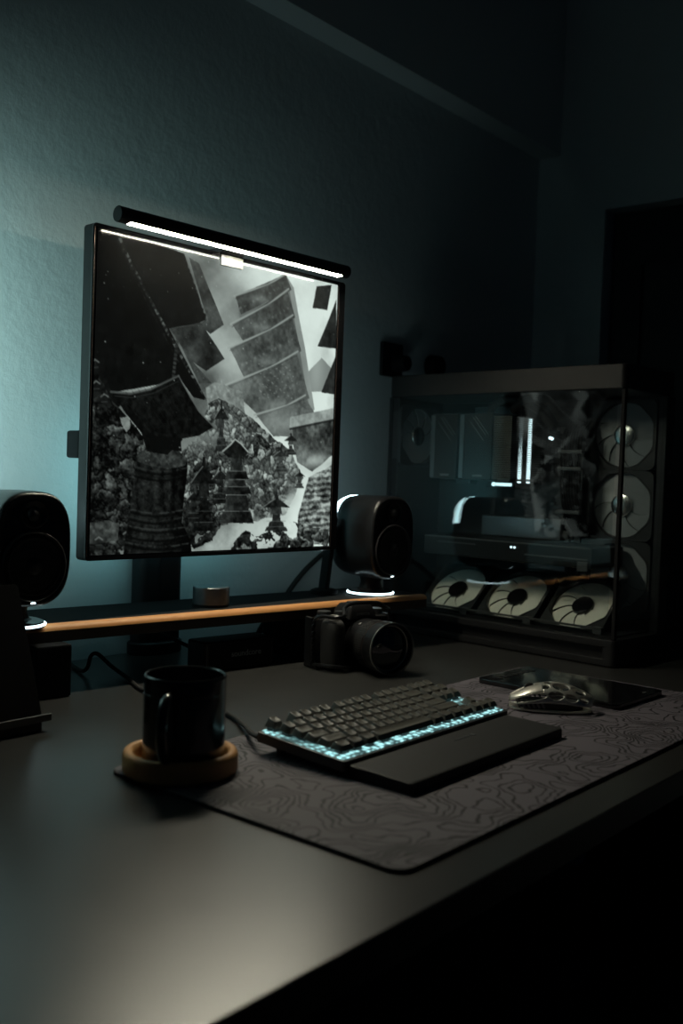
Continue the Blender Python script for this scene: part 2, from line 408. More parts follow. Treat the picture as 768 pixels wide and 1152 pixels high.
make_speaker('rounded black speaker at the left end of the shelf behind the tilted panel', (0.781, 1.252, T+RZ), math.radians(-4))
make_speaker('rounded black speaker beside the computer case behind the camera', (1.532, 1.199, T+RZ), math.radians(-7))

# puck on the riser
pk = thing('volume_knob', 'small dark metal round knob on the shelf under the monitor', 'volume knob', (1.160, 1.252, T+RZ))
MB().lathe([(0.0285, 0), (0.0300, 0.001), (0.0300, 0.004), (0.0290, 0.0045)], 56).build('base_ring', M['black'], pk)
MB().lathe([(0.0305, 0.0046), (0.0312, 0.0055), (0.0312, 0.0325), (0.0300, 0.0340), (0.0005, 0.0343)], 64).build('dial', M['alu_dark'], pk)

# slim stand between monitor and right speaker
ps = thing('phone_stand', 'slim black upright stand with round foot between monitor and right speaker', 'stand', (1.462, 1.258, T+RZ), math.radians(-20))
MB().lathe([(0.026, 0), (0.027, 0.002), (0.0265, 0.007), (0.02, 0.010), (0.0005, 0.011)], 40).build('foot', M['matte'], ps)
MB().box((0.006, 0, 0.078), (0.010, 0.030, 0.140), 0.003, Matrix.Rotation(math.radians(6), 3, 'Y')).build('upright', M['matte'], ps)

# ------------------------------------------------------------------ monitor
MX0, MX1, MZ0, MZ1, MY = 0.9037, 1.4535, 0.191, 0.6942, 1.2302
PLX, PLY = 1.170, 1.409; MYAW = -0.0499
mon = thing('monitor', 'black nearly square monitor showing misty grey pagodas', 'monitor', (PLX, PLY, T), MYAW)
ml = lambda x, y, z: (x-PLX, y-PLY, z)
cx, cz = (MX0+MX1)/2, (MZ0+MZ1)/2
o = MB()
mtf = Matrix.Translation(ml(0, MY, 0)) @ FRONT
out = rrect(MX0, MX1, MZ0, MZ1, 0.006)
o.prism(out, -0.026, -0.0015, 0.002, mt=mtf)
o.prism(rrect(cx-0.16, cx+0.16, cz-0.14, cz+0.12, 0.02), -0.052, -0.024, 0.008, mt=mtf)
o.build('housing', M['black'], mon)
r = MB(); r.loft([[mtf @ Vector((p[0], p[1], z)) for p in ol] for ol, z in ((rrect(MX0, MX1, MZ0, MZ1, 0.006), -0.003), (rrect(MX0, MX1, MZ0, MZ1, 0.006), -0.0002), (rrect(MX0+.0008, MX1-.0008, MZ0+.0008, MZ1-.0008, 0.0055), 0.0006), (rrect(MX0+.0028, MX1-.0165, MZ0+.006, MZ1-.006, 0.003), 0.0006), (rrect(MX0+.0036, MX1-.0173, MZ0+.0068, MZ1-.0068, 0.003), -0.0012))], cap=False)
r.build('bezel', M['gloss'], mon)
for x in (MX0+0.0022, MX1-0.0175): MB().box(ml(x, MY-0.0007, cz), (0.0008, 0.0006, MZ1-MZ0-0.012)).build('bezel_edge', M['copper_edge'], mon)
SX0, SX1, SZ0, SZ1 = MX0+0.0070, MX1-0.0215, MZ0+0.0085, MZ1-0.0072
MB().prism(rrect(MX0+.0030, MX1-.0170, MZ0+.0065, MZ1-.0065, 0.003), -0.004, -0.0008, mt=mtf).build('panel_border', M['gloss'], mon)

# ---- the picture on the screen: misty pagodas, painted as colour per vertex of the lit panel
def make_screen():
    NX, NZ, SS = 400, 350, 2
    gx, gz = NX*SS, NZ*SS
    U, V = np.meshgrid((np.arange(gx)+.5)/gx*1000, (np.arange(gz)+.5)/gz*1000)   # V from the top, both 0..1000
    rng = np.random.RandomState(3)
    def noise(x, y, seed):
        g = np.random.RandomState(seed).rand(64, 64)
        xi = np.floor(x).astype(int); yi = np.floor(y).astype(int); fx = x-xi; fy = y-yi
        fx = fx*fx*(3-2*fx); fy = fy*fy*(3-2*fy)
        a = g[yi % 64, xi % 64]; b = g[yi % 64, (xi+1) % 64]; c = g[(yi+1) % 64, xi % 64]; d_ = g[(yi+1) % 64, (xi+1) % 64]
        return (a*(1-fx)+b*fx)*(1-fy)+(c*(1-fx)+d_*fx)*fy
    def fbm(s, seed, oct=5, x=None, y=None):
        x = U if x is None else x; y = V if y is None else y; t = 0; am = .5; n = 0
        for k in range(oct): t = t+am*noise(x/s*2**k+17*k, y/s*2**k+31*k, seed+k); n += am; am *= .55
        return t/n
    def cells(s, seed):
        r = np.random.RandomState(seed); xi = np.floor(U/s).astype(int); yi = np.floor(V/s).astype(int)
        px = r.rand(80, 80); py = r.rand(80, 80); sh = r.rand(80, 80); d1 = np.full(U.shape, 9e9); d2 = d1.copy(); ix = np.zeros(U.shape); ox = ix.copy(); oy = ix.copy()
        for dx in (-1, 0, 1):
            for dy in (-1, 0, 1):
                cx_ = xi+dx; cy_ = yi+dy; qx = (cx_+px[cy_ % 80, cx_ % 80])*s; qy = (cy_+py[cy_ % 80, cx_ % 80])*s
                d_ = np.hypot(U-qx, V-qy); n = d_ < d1
                d2 = np.where(n, d1, np.minimum(d2, d_)); ix = np.where(n, sh[cy_ % 80, cx_ % 80], ix); ox = np.where(n, (U-qx)/s, ox); oy = np.where(n, (V-qy)/s, oy); d1 = np.where(n, d_, d1)
        return d1/s, d2/s, ix, ox, oy
    I = np.zeros((gz, gx))
    # the picture is laid out on a 655 x 895 sketch grid whose corners map to the panel's corners
    src = [(71.5, 86.1), (719.2, 241.9), (694.6, 945.4), (48.4, 971.7)]; dst = [(0, 0), (1000, 0), (1000, 1000), (0, 1000)]
    A_ = []; b_ = []
    for (x, y), (u_, v_) in zip(src, dst):
        A_ += [[x, y, 1, 0, 0, 0, -u_*x, -u_*y], [0, 0, 0, x, y, 1, -v_*x, -v_*y]]; b_ += [u_, v_]
    h_ = np.append(np.linalg.solve(np.array(A_, float), np.array(b_, float)), 1).reshape(3, 3)
    def q(x, y):
        w_ = h_ @ np.array([x, y, 1.0]); return (w_[0]/w_[2], w_[1]/w_[2])
    KX_ = 1.55; KY_ = 1.25
    wob = (fbm(34, 90, 4)-.5); wob2 = (fbm(34, 190, 4)-.5)
    def poly(pts, rough=0.0):
        pts = [q(*p) for p in pts]
        X = U+wob*12*rough; Y = V+wob2*12*rough
        m = np.zeros(U.shape, bool); n = len(pts)
        for i in range(n):
            x1, y1 = pts[i]; x2, y2 = pts[(i+1) % n]
            if y1 == y2: continue
            c = (Y > min(y1, y2)) & (Y <= max(y1, y2)) & (X < (x2-x1)*(Y-y1)/(y2-y1)+x1)
            m ^= c
        return m
    def seg(pts, w, soft=2.0):
        pts = [q(*p) for p in pts]
        d_ = np.full(U.shape, 1e9); L = np.zeros(U.shape); acc = 0
        for (x1, y1), (x2, y2) in zip(pts[:-1], pts[1:]):
            l = math.hypot(x2-x1, y2-y1); t = np.clip(((U-x1)*(x2-x1)+(V-y1)*(y2-y1))/(l*l), 0, 1)
            e_ = np.hypot(U-x1-t*(x2-x1), V-y1-t*(y2-y1)); n = e_ < d_; L = np.where(n, acc+t*l, L); d_ = np.where(n, e_, d_); acc += l
        return np.clip((w-d_)/soft, 0, 1), L
    def put(m, val, a=1.0):
        nonlocal I
        k = np.asarray(m, float)*a; I = I*(1-k)+val*k
    def blob(x, y, rx, ry, v, a, tex=None):
        x, y = q(x, y); k = np.exp(-(((U-x)/(rx*KX_))**2+((V-y)/(ry*KY_))**2))
        put(k if tex is None else k*tex, v, a)
    lit = fbm(70, 12, 5); fine = fbm(14, 300, 4)-.5; grain = fbm(5, 320, 2)-.5
    # sky
    cl = fbm(210, 5, 7)
    gx_ = np.clip((U-300)/500, 0, 1)
    I = np.clip(.46+.36*gx_+.9*(cl-.5), .30, .92)
    blob(505, 215, 60, 50, .90, .7); blob(640, 330, 40, 160, .90, .75); blob(415, 240, 50, 90, .70, .4); blob(400, 420, 60, 60, .74, .5)
    # gable far away at the right
    put(poly([(640, 475), (675, 438), (700, 465), (702, 530), (645, 530)], .3), .50)
    # far pagoda, five leaning roofs
    put(poly([(578, 214), (600, 250), (612, 320), (630, 410), (656, 578), (636, 590), (604, 424), (588, 300)]), .54+.1*(lit-.5))
    tiers = [[(443, 272), (578, 214), (594, 256), (458, 322)], [(434, 348), (583, 256), (604, 330), (468, 400)], [(428, 412), (595, 326), (620, 420), (465, 490)], [(420, 512), (608, 424), (642, 548), (505, 594)], [(498, 592), (628, 542), (654, 582), (646, 650), (545, 650)]]
    put(poly([(450, 300), (585, 235), (640, 560), (620, 640), (540, 620), (500, 560), (470, 440)]), .42+.1*(lit-.5))
    for k, pg in enumerate(tiers):
        mk = poly(pg, .25); put(mk, .275+.02*k+.20*(lit-.5)+.22*fine)
        dots, L = seg([((pg[0][0]*2+pg[3][0])/3+6, (pg[0][1]+2*pg[3][1])/3), ((pg[1][0]*2+pg[2][0])/3-6, (pg[1][1]+2*pg[2][1])/3)], 5); put(dots*((L % 21) < 9)*(fine > -.03), .46, .6)
        a, L = seg([(pg[0][0]-4, pg[0][1]), (pg[0][0]*.35+pg[1][0]*.65, pg[0][1]*.35+pg[1][1]*.65+7), (pg[1][0]+3, pg[1][1]-3)], 5, 3); put(a, .60, .9)
        a, L = seg([(pg[0][0], pg[0][1]+7), (pg[1][0], pg[1][1]+9)], 3, 3); put(a, .20, .6)
        px_, py_ = (pg[3][0]+pg[2][0])/2, (pg[3][1]+pg[2][1])/2
        blob(px_-14, py_-6, 40, 12, .58, .45)
    for k in range(40):
        sx_ = 505+(k*37 % 90); sy_ = 455+(k*53 % 95); a, L = seg([(sx_, sy_), (sx_+3, sy_)], 2.4); put(a, .72, .45)
    blob(440, 470, 40, 120, .72, .35); blob(560, 610, 70, 45, .62, .55); blob(660, 470, 26, 90, .82, .35)
    # right edge dark eaves
    for pg in ([(662, 246), (702, 242), (690, 310), (650, 304)], [(714, 282), (716, 414), (664, 408), (690, 345)], [(716, 425), (712, 538), (674, 531), (694, 480)]):
        put(poly(pg, .3), .12+.10*lit+.15*fine)
    # pale wall and trees behind the slope
    put(poly([(362, 520), (385, 505), (402, 508), (403, 478), (408, 508), (430, 520), (462, 530), (470, 600), (372, 620)], .6), .50+.35*fine)
    # stone slope in the middle
    def cellsw(s_, seed, w_):
        nonlocal U, V
        U0, V0 = U, V; U = U0+wob*w_+3*s_; V = V0+wob2*w_+3*s_; r_ = cells(s_, seed); U, V = U0, V0; return r_
    d1, d2, idd, ox, oy = cellsw(24, 21, 60); edge = np.clip((d2-d1)*3.2, 0, 1)
    snow = np.clip((-oy*.8-ox*.3+.25), 0, 1)
    rock = np.clip((.12+.22*idd+.50*snow*idd)*(.25+.75*edge), .03, .75)+.5*fine*.5+.2*grain
    slope = poly([(368, 560), (400, 545), (455, 575), (540, 650), (592, 690), (625, 765), (575, 860), (480, 880), (320, 900), (296, 760), (298, 690), (350, 640)], 1.4)
    put(slope, rock*1.12+.08)
    blob(430, 600, 60, 40, .48, .45, np.clip(lit*2-.4, 0, 1)); blob(355, 655, 60, 36, .50, .75, np.clip(lit*2-.3, 0, 1)); blob(500, 760, 60, 70, .50, .40, np.clip(lit*2-.4, 0, 1))
    # wall with a roof at the right, stairs below
    put(poly([(594, 612), (706, 590), (706, 700), (650, 745), (610, 720), (600, 680)], .6), .27+.45*(lit-.5)+.3*fine)
    put(poly([(590, 598), (706, 574), (706, 604), (588, 630)], .3), .56+.3*(lit-.5)+.2*fine)
    a, L = seg([(590, 630), (706, 606)], 5, 2); put(a, .14, .8)
    st_ = poly([(640, 760), (704, 728), (702, 938), (606, 945), (612, 860)], .8)
    stv = .34+.22*(np.sin(V/3.6+wob*6+U*.02) > .1)+.9*(fbm(20, 70, 5)-.5)+.2*grain
    put(st_, np.clip(stv, .06, .72))
    # mist lying over the ground
    mist = np.clip(fbm(90, 80, 6)*2.9-.75, 0, 1)
    def fog(x, y, rx, ry, a, rot=0.0):
        x, y = q(x, y); c, s2 = math.cos(rot), math.sin(rot); X = (U-x)*c+(V-y)*s2; Y = -(U-x)*s2+(V-y)*c
        put(np.exp(-((X/(rx*KX_))**2+(Y/(ry*KY_))**2))*mist, .76, a)
    fog(470, 900, 110, 26, 1.0, -.30); fog(585, 830, 60, 24, .9, -.75); fog(370, 945, 70, 22, 1.0); fog(655, 715, 50, 26, .8); fog(520, 930, 110, 20, .8, .1); fog(600, 750, 26, 60, .6)
    # rubble in the foreground
    d1, d2, idd, ox, oy = cellsw(34, 33, 70); edge = np.clip((d2-d1)*3.4, 0, 1)
    snow = np.clip((-oy*.9-ox*.3+.2), 0, 1)
    rub = np.clip((.05+.14*idd+.55*snow*idd)*(.2+.8*edge), .02, .62)+.35*fine+.15*grain
    put(poly([(430, 950), (470, 900), (500, 920), (545, 900), (600, 905), (640, 945), (560, 962), (430, 965)], 2.0)*(idd > .22), rub)
    put(poly([(600, 880), (690, 900), (700, 950), (600, 955)], 2.0)*(idd > .45), rub+.04)
    put(poly([(298, 770), (340, 720), (395, 720), (415, 790), (420, 850), (380, 930), (330, 955), (300, 900)], 2.0)*(idd > .15), rub+.02)
    put(poly([(440, 640), (520, 650), (560, 700), (470, 720)], 2.0)*(idd > .5), rub+.05)
    # stone lanterns
    def lantern(x, y, w, h, v):
        put(poly([(x-w*.50, y), (x+w*.50, y), (x+w*.44, y-h*.10), (x+w*.34, y-h*.13), (x+w*.30, y-h*.24), (x+w*.18, y-h*.28), (x+w*.15, y-h*.46), (x-w*.15, y-h*.46), (x-w*.18, y-h*.28), (x-w*.30, y-h*.24), (x-w*.34, y-h*.13), (x-w*.44, y-h*.10)], .5), v+.3*fine+.10*(lit-.5))
        put(poly([(x-w*.24, y-h*.46), (x+w*.24, y-h*.46), (x+w*.20, y-h*.66), (x-w*.20, y-h*.66)], .2), v*1.25+.2*fine)
        put(poly([(x-w*.60, y-h*.64), (x+w*.60, y-h*.64), (x+w*.34, y-h*.76), (x+w*.10, y-h*.86), (x+w*.05, y-h), (x-w*.05, y-h), (x-w*.10, y-h*.86), (x-w*.34, y-h*.76)], .3), v*.75+.2*fine)
        a, L = seg([(x-w*.56, y-h*.65), (x-w*.3, y-h*.77), (x-w*.05, y-h*.87)], 3, 3); put(a, .60, .75)
        for f_ in (.12, .27): a, L = seg([(x-w*.42, y-h*f_), (x+w*.40, y-h*f_)], 2.4, 2); put(a, .45, .5)
    lantern(553, 905, 62, 100, .17); lantern(565, 745, 36, 64, .20); lantern(358, 905, 62, 200, .09); lantern(402, 830, 40, 100, .12); lantern(592, 700, 30, 60, .22)
    lantern(405, 690, 34, 135, .16); lantern(615, 790, 26, 50, .20); lantern(330, 880, 34, 90, .12)
    # tall tiered stone lantern
    for k, (y0_, y1_, w_) in enumerate(((850, 884, 46), (806, 850, 33), (784, 806, 40), (765, 784, 26), (742, 765, 32), (705, 742, 17))):
        put(poly([(446-w_, y1_), (446+w_, y1_), (446+w_*.8, y0_), (446-w_*.8, y0_)], .5), .09+.05*(k % 2)+.25*fine+.14*np.clip((q(446, 800)[0]-U)/60, 0, 1))
        a, L = seg([(446-w_*.8, y0_+1), (446+w_*.8, y0_+1)], 3, 2); put(a, .52, .6)
    put(poly([(408, 692), (430, 672), (442, 656), (458, 668), (480, 694), (462, 708), (424, 708)], .4), .11+.2*fine)
    a, L = seg([(409, 690), (430, 672), (442, 658), (458, 670), (477, 692)], 4, 3); put(a, .70, .9)
    # near left roofs
    tex = .030+.05*fbm(40, 110, 5)+.06*fine*(fbm(60, 111, 3) > .5)
    put(poly([(318, 168), (345, 185), (412, 350), (375, 374), (348, 350), (365, 332)], .2), .25+.3*(lit-.5)+.15*fine)
    put(poly([(268, 362), (350, 344), (414, 441), (364, 474), (330, 450), (298, 410)], .3), .22+.3*(lit-.5)+.15*fine)
    put(poly([(296, 405), (330, 450), (378, 507), (345, 508)], .3), .27+.2*fine)
    put(poly([(120, 95), (305, 158), (366, 334), (345, 345), (262, 360)], .2), tex+.025)
    put(poly([(50, 70), (125, 98), (366, 553), (330, 545), (298, 500), (110, 532), (95, 505), (78, 455), (40, 425)], .2), tex)
    def beads(pts, w_, per, v):
        a, L = seg(pts, w_, 3); put(a*(.25+.75*(np.sin(L*2*PI/per+wob*8) > -.1))*np.clip(.6+fine*4, .2, 1), v, .9)
    beads([(305, 160), (322, 205), (345, 270), (366, 335)], 6, 17, .42); beads([(126, 104), (160, 180), (214, 283), (262, 372), (300, 440), (366, 553)], 7, 20, .40)
    beads([(120, 110), (205, 290), (255, 385), (290, 450)], 3, 20, .22)
    a, L = seg([(268, 362), (350, 346), (366, 335)], 3, 2); put(a, .22, .7)
    for k in range(14):
        x_ = 70+11*k; a, L = seg([(x_, 110+6*k), (x_+60, 330+8*k)], 1.6, 2); put(a*(fine > 0), .10, .5)
    put(poly([(48, 425), (78, 455), (98, 505), (112, 532), (140, 560), (100, 600), (45, 560)], .6), .06+.1*fine)
    # boulders and statues heaped at the left
    d1, d2, idd, ox, oy = cellsw(50, 51, 90); edge = np.clip((d2-d1)*3.2, 0, 1)
    snow = np.clip((-oy*1.0-ox*.25+.22), 0, 1)
    bo = np.clip((.05+.10*idd+.60*snow*(.25+.75*idd))*(.18+.82*edge), .02, .55)+.45*fine*.6+.2*grain
    put(poly([(40, 430), (62, 440), (80, 500), (105, 545), (140, 580), (190, 640), (210, 680), (180, 760), (165, 860), (150, 975), (40, 975)], 1.6), bo)
    put(poly([(132, 598), (158, 594), (160, 628), (150, 640), (136, 618)], .6), .58, .8)
    put(poly([(40, 885), (100, 878), (134, 890), (128, 930), (90, 935), (42, 940)], 1.4), .34+.35*fine+.2*(lit-.5), .85)
    for cx_, cy_ in ((75, 940), (150, 925), (90, 555), (65, 462), (68, 520)):
        blob(cx_, cy_, 16, 22, .10, .85); a, L = seg([(cx_-9, cy_-12), (cx_, cy_-19), (cx_+10, cy_-12)], 4, 3); put(a, .46, .8); a, L = seg([(cx_-8, cy_+2), (cx_+8, cy_+2)], 3, 3); put(a, .34, .6)
    # near tower: spire, body, roof
    a, L = seg([(276, 490), (282, 430), (291, 356)], 7); put(a*(.4+.6*(np.sin(L*2*PI/14) > -.2)), .22+.15*fine)
    body = poly([(176, 700), (200, 684), (240, 676), (285, 684), (312, 712), (314, 740), (302, 840), (298, 882), (322, 930), (326, 970), (140, 970), (150, 900), (158, 860), (172, 740)], .3)
    tu = (U-q(238, 800)[0])/130
    ribs = .035*np.sin(U/7.0+wob*2)*(V < q(240, 850)[1])
    put(body, np.clip(.125-.13*(tu+.25)**2+ribs+.22*fine+.1*grain, .015, .34))
    for y_, v_ in ((735, .20), (752, .10), (848, .26), (868, .18), (892, .24), (915, .16), (938, .26)):
        x0_, x1_ = (172, 312) if y_ < 800 else (156, 302) if y_ < 880 else (148, 318)
        mid = [(x0_, y_-3), (x0_*.75+x1_*.25, y_+6), ((x0_+x1_)/2, y_+10), (x0_*.25+x1_*.75, y_+7), (x1_, y_)]
        a, L = seg(mid, 4, 3); put(a*body*np.clip(.8+fine*4, .2, 1), v_, .8)
        a, L = seg([(x, y+8) for x, y in mid], 5, 3); put(a*body, .025, .7)
    put(poly([(176, 702), (198, 686), (240, 676), (286, 684), (313, 712), (308, 728), (262, 738), (212, 730), (178, 716)], .4), .20+.35*fine+.1*(lit-.5))
    put(poly([(112, 535), (215, 530), (300, 560), (300, 660), (260, 700), (205, 690), (190, 640), (150, 590)], .2), .05+.1*fine)
    put(poly([(214, 640), (296, 655), (298, 690), (212, 684)], .4), .045)
    put(poly([(108, 531), (160, 536), (215, 524), (290, 488), (318, 540), (345, 585), (384, 625), (345, 648), (300, 656), (235, 650), (212, 640), (185, 610), (150, 575)], .2), .06+.25*fine*.7+.05*(lit-.5))
    a, L = seg([(108, 530), (160, 535), (215, 523), (290, 487)], 5, 3); put(a, .32, .9)
    a, L = seg([(290, 487), (318, 538), (345, 583), (384, 624)], 4, 3); put(a, .36, .85)
    a, L = seg([(118, 541), (165, 546), (222, 534), (288, 502)], 2.5, 2); put(a, .20, .8)
    for k in range(10):
        a, L = seg([(284-k*17, 505+k*3.2), (330-k*13, 600+k*4)], 1.8, 2); put(a, .13, .6)
    # snow specks
    I = np.clip(I, .012, .95); I = np.clip(I+.55*(I-.45)*I*(1-I), .012, .96)
    rs = np.random.RandomState(9)
    for _ in range(170):
        x, y, r_ = rs.rand()*1000, rs.rand()*750, 1.2+2.2*rs.rand()**3
        x0_, x1_ = int(max(0, (x-6)/1000*gx)), int(min(gx, (x+6)/1000*gx)); y0_, y1_ = int(max(0, (y-6)/1000*gz)), int(min(gz, (y+6)/1000*gz))
        s_ = (slice(y0_, y1_), slice(x0_, x1_)); k = np.clip((r_-np.hypot(U[s_]-x, V[s_]-y))/1.2, 0, 1)*.65; I[s_] = I[s_]*(1-k)+.72*k
    I = I.reshape(NZ, SS, NX, SS).mean((1, 3))
    lin = np.where(I < .04045, I/12.92, ((I+.055)/1.055)**2.4)
    rgb = np.stack([lin*.86, lin*1.0, lin*.93, np.ones_like(lin)], -1)
    # mesh
    xs_ = np.linspace(SX0, SX1, NX); zs_ = np.linspace(SZ1, SZ0, NZ)
    X, Z = np.meshgrid(xs_, zs_)
    co = np.stack([X-PLX, np.full_like(X, MY-0.0004-PLY), Z], -1).reshape(-1, 3)
    idx_ = np.arange(NX*NZ).reshape(NZ, NX)
    q_ = np.stack([idx_[:-1, :-1], idx_[1:, :-1], idx_[1:, 1:], idx_[:-1, 1:]], -1).reshape(-1, 4)
    me = bpy.data.meshes.new('screen')
    me.vertices.add(len(co)); me.vertices.foreach_set('co', co.ravel())
    me.loops.add(q_.size); me.loops.foreach_set('vertex_index', q_.ravel().astype(np.int32))
    me.polygons.add(len(q_)); me.polygons.foreach_set('loop_start', np.arange(0, q_.size, 4, dtype=np.int32))
    me.update(calc_edges=True)
    at_ = me.color_attributes.new('picture', 'FLOAT_COLOR', 'POINT'); at_.data.foreach_set('color', rgb.reshape(-1).astype(np.float32))
    m = bpy.data.materials.new('screen_panel'); m.use_nodes = True
    nt = m.node_tree; b = nt.nodes['Principled BSDF']; at = nt.nodes.new('ShaderNodeAttribute'); at.attribute_name = 'picture'
    b.inputs['Base Color'].default_value = (0.002, 0.002, 0.002, 1); b.inputs['Roughness'].default_value = 0.085; b.inputs['Specular IOR Level'].default_value = 0.5
    nt.links.new(at.outputs['Color'], b.inputs['Emission Color']); b.inputs['Emission Strength'].default_value = SCREEN_GAIN
    me.materials.append(m)
    o_ = bpy.data.objects.new('screen', me); COL.objects.link(o_); o_.parent = mon
    return o_
SCREEN_GAIN = 0.9
make_screen()


# stand: pole, base, arm
st = MB().lathe([(0.030, 0.0), (0.033, 0.0), (0.0345, 0.002), (0.0345, 0.020), (0.032, 0.0225), (0.0005, 0.023)], 56, Matrix.Diagonal((1.6, 1.0, 1.0, 1.0))); st.build('base', M['black'], mon)
p = MB().prism(rrect(-0.046, 0.046, -0.022, 0.022, 0.016), 0.022, 0.46, 0.003); p.build('pole', M['black'], mon)
MB().box((0.012, -0.0222, 0.13), (0.040, 0.003, 0.13), 0.001).build('cable_cover', M['satin'], mon)
ar = MB(); zc = cz
ar.tube([(0, -0.0, 0.44), (0.0, -0.03, 0.44), (0.002, -0.06, 0.44), ml(cx, MY+0.09, cz)], 0.022, 16)
ar.cyl(ml(cx, MY+0.12, cz), ml(cx, MY+0.05, cz), 0.035, 0.045, 32)
ar.build('arm', M['black'], mon)
sd = MB().box(ml(MX0+0.034, MY+0.050, 0.366), (0.060, 0.034, 0.042), 0.004)
sd.box(ml(MX0+0.036, MY+0.035, 0.366), (0.03, 0.03, 0.03), 0.003)
sd.build('side_bracket', M['matte'], mon)

# ------------------------------------------------------------------ light bar
BX, BZ, hb, BR = 1.1578, 0.7041, 0.2485, 0.0118
BY = 1.2302+0.0+(BX-1.1697)*math.tan(-0.0499)-0.036
lb = thing('monitor_light_bar', 'slim black light bar glowing on top of the monitor', 'lamp', (BX, BY, T+BZ), -0.0499)
an = math.radians(8); ND, NWD = 0.00095, 0.0115
nx = Vector((0, -math.sin(an), -math.cos(an))); ty = Vector((0, math.cos(an), -math.sin(an)))
ha_ = math.asin(NWD/2/BR); prof = []
for k in range(45):
    a_ = ha_+(2*PI-2*ha_)*k/44; prof.append(nx*BR*math.cos(a_)+ty*BR*math.sin(a_))
dn = BR*math.cos(ha_)
L0 = hb-0.018
b = MB(); b.loft([[p_+Vector((x, 0, 0)) for p_ in prof] for x in (-L0, L0)]); b.build('tube', M['satin'], lb, ang=30)
for sx in (-1, 1):
    MB().cyl((sx*L0, 0, 0), (sx*hb, 0, 0), BR*1.005, seg=40, bevel=0.0012).build('end_cap', M['black'], lb)
rt = Matrix.Rotation(-an, 3, 'X')
MB().box(nx*(dn+0.0001), (2*L0-0.002, NWD-0.0006, 0.0004), 0, rt).build('led_strip', M['bar_led'], lb)
# fins added to block the strip's sideways light, joined by a thin wire
fb = MB(); nf = int(2*L0/0.0042)
for k in range(nf+1): fb.box(nx*(dn+ND/2+0.0002)+Vector((-L0+2*L0*k/nf, 0, 0)), (0.0004, NWD-0.0004, ND), 0, rt)
fb.box(nx*(dn+ND+0.0001), (2*L0, 0.0004, 0.0003), 0, rt)
fb.build('added_light_fins', M['satin'], lb)
cl = MB()
cl.box((0.002, 0.0332, -0.0215), (0.048, 0.0030, 0.018), 0.0008)          # tongue hanging over the panel front
cl.box((0.002, 0.020, -0.0070), (0.036, 0.028, 0.006), 0.001)
cl.box((0.002, 0.050, -0.0055), (0.05, 0.042, 0.009), 0.002)
cl.box((0.002, 0.072, -0.030), (0.05, 0.010, 0.055), 0.003)
cl.build('clamp', M['alu_dark'], lb)

# ------------------------------------------------------------------ box speaker below the riser
ba = math.atan2(1.183-1.202, 1.246-1.108)
bs = thing('bluetooth_speaker', 'low black box speaker lettered in grey under the shelf', 'speaker', (1.252, 1.186, T), ba)
L, Dp, H = 0.146, 0.055, 0.050
MB().prism(rrect(-L, 0, 0, Dp, 0.007), 0.0, H, 0.004, 3).build('body', M['black'], bs)
MB().box((-L/2, -0.0002, H/2), (L-0.018, 0.0016, H-0.010), 0.0007).build('grille', M['fabric'], bs)
textmesh('lettering', 'soundcore', 0.0145, M['letter'], bs, Matrix.Translation((-0.062, -0.0013, 0.027)) @ FRONT)
lt = MB().box((-L+0.0045, 0.0008, H/2), (0.0012, 0.0012, H-0.012)); lt.build('edge_highlight', M['steel'], bs)  # thin grey strip painting the highlight along the front corner

# ------------------------------------------------------------------ tilted panel at far left
tp = thing('tablet_stand', 'black panel tilted back on a low stand at the left edge', 'tablet stand', (0.622, 1.10, T))
th = math.atan2(0.063, 0.163); rx = Matrix.Rotation(-th, 4, 'X')
mtp = Matrix.Translation((0, -0.017, 0.013)) @ rx @ FRONT
MB().prism(rrect(-0.10, 0.10, 0.0, 0.176, 0.006), -0.008, 0.0, 0.001, mt=mtp).build('panel', M['deep'], tp)
q = MB().box((0, -0.022, 0.0135), (0.206, 0.020, 0.003), 0.001); q.box((0, -0.031, 0.017), (0.206, 0.003, 0.009), 0.001); q.build('ledge', M['steel'], tp)
q = MB().box((0, -0.012, 0.006), (0.184, 0.034, 0.012), 0.002)
q.box((0, 0.045, 0.003), (0.17, 0.09, 0.006), 0.002); q.box((0, 0.052, 0.045), (0.05, 0.006, 0.085), 0.002, Matrix.Rotation(math.radians(12), 3, 'X')); q.build('base', M['black'], tp)

# ------------------------------------------------------------------ camera
CA = math.radians(-17.5)
cam_t = thing('mirrorless_camera', 'black camera in a metal cage with a big lens, by the shelf', 'camera', (1.352, 1.103, T), CA)
zc = 0.052
MB().prism(rrect(-0.066, 0.066, 0.0, 0.082, 0.008), -0.022, 0.022, 0.004, mt=Matrix.Translation((0.004, 0, 0.006)) @ FRONT).build('body', M['matte'], cam_t)
g = MB(); rings = []
for z, k in ((0.006, .92), (0.02, 1), (0.05, 1.0), (0.068, 1.04), (0.080, .95), (0.086, .7)):
    rings.append([(-0.052+x*k, -0.030+y*k, z) for x, y in squircle(0.0165, 0.024, 2.6, 32)])
g.loft(rings).build('grip', M['rubber'], cam_t, ang=60)
hmp = MB(); hmp.loft([[(0.012+x*k, 0.0+y*k, z) for x, y in rrect(-0.030, 0.030, -0.026, 0.030, 0.006)] for z, k in ((0.084, 1.0), (0.097, .92), (0.106, .74), (0.108, .66))]); hmp.build('viewfinder_hump', M['matte'], cam_t, ang=30)
nm = MB()
for k in range(7): nm.box((0.000+0.004*k, -0.0262, 0.0925), (0.0024, 0.002, 0.0042), 0.0003)
nm.build('nameplate', M['mark_dim'], cam_t)
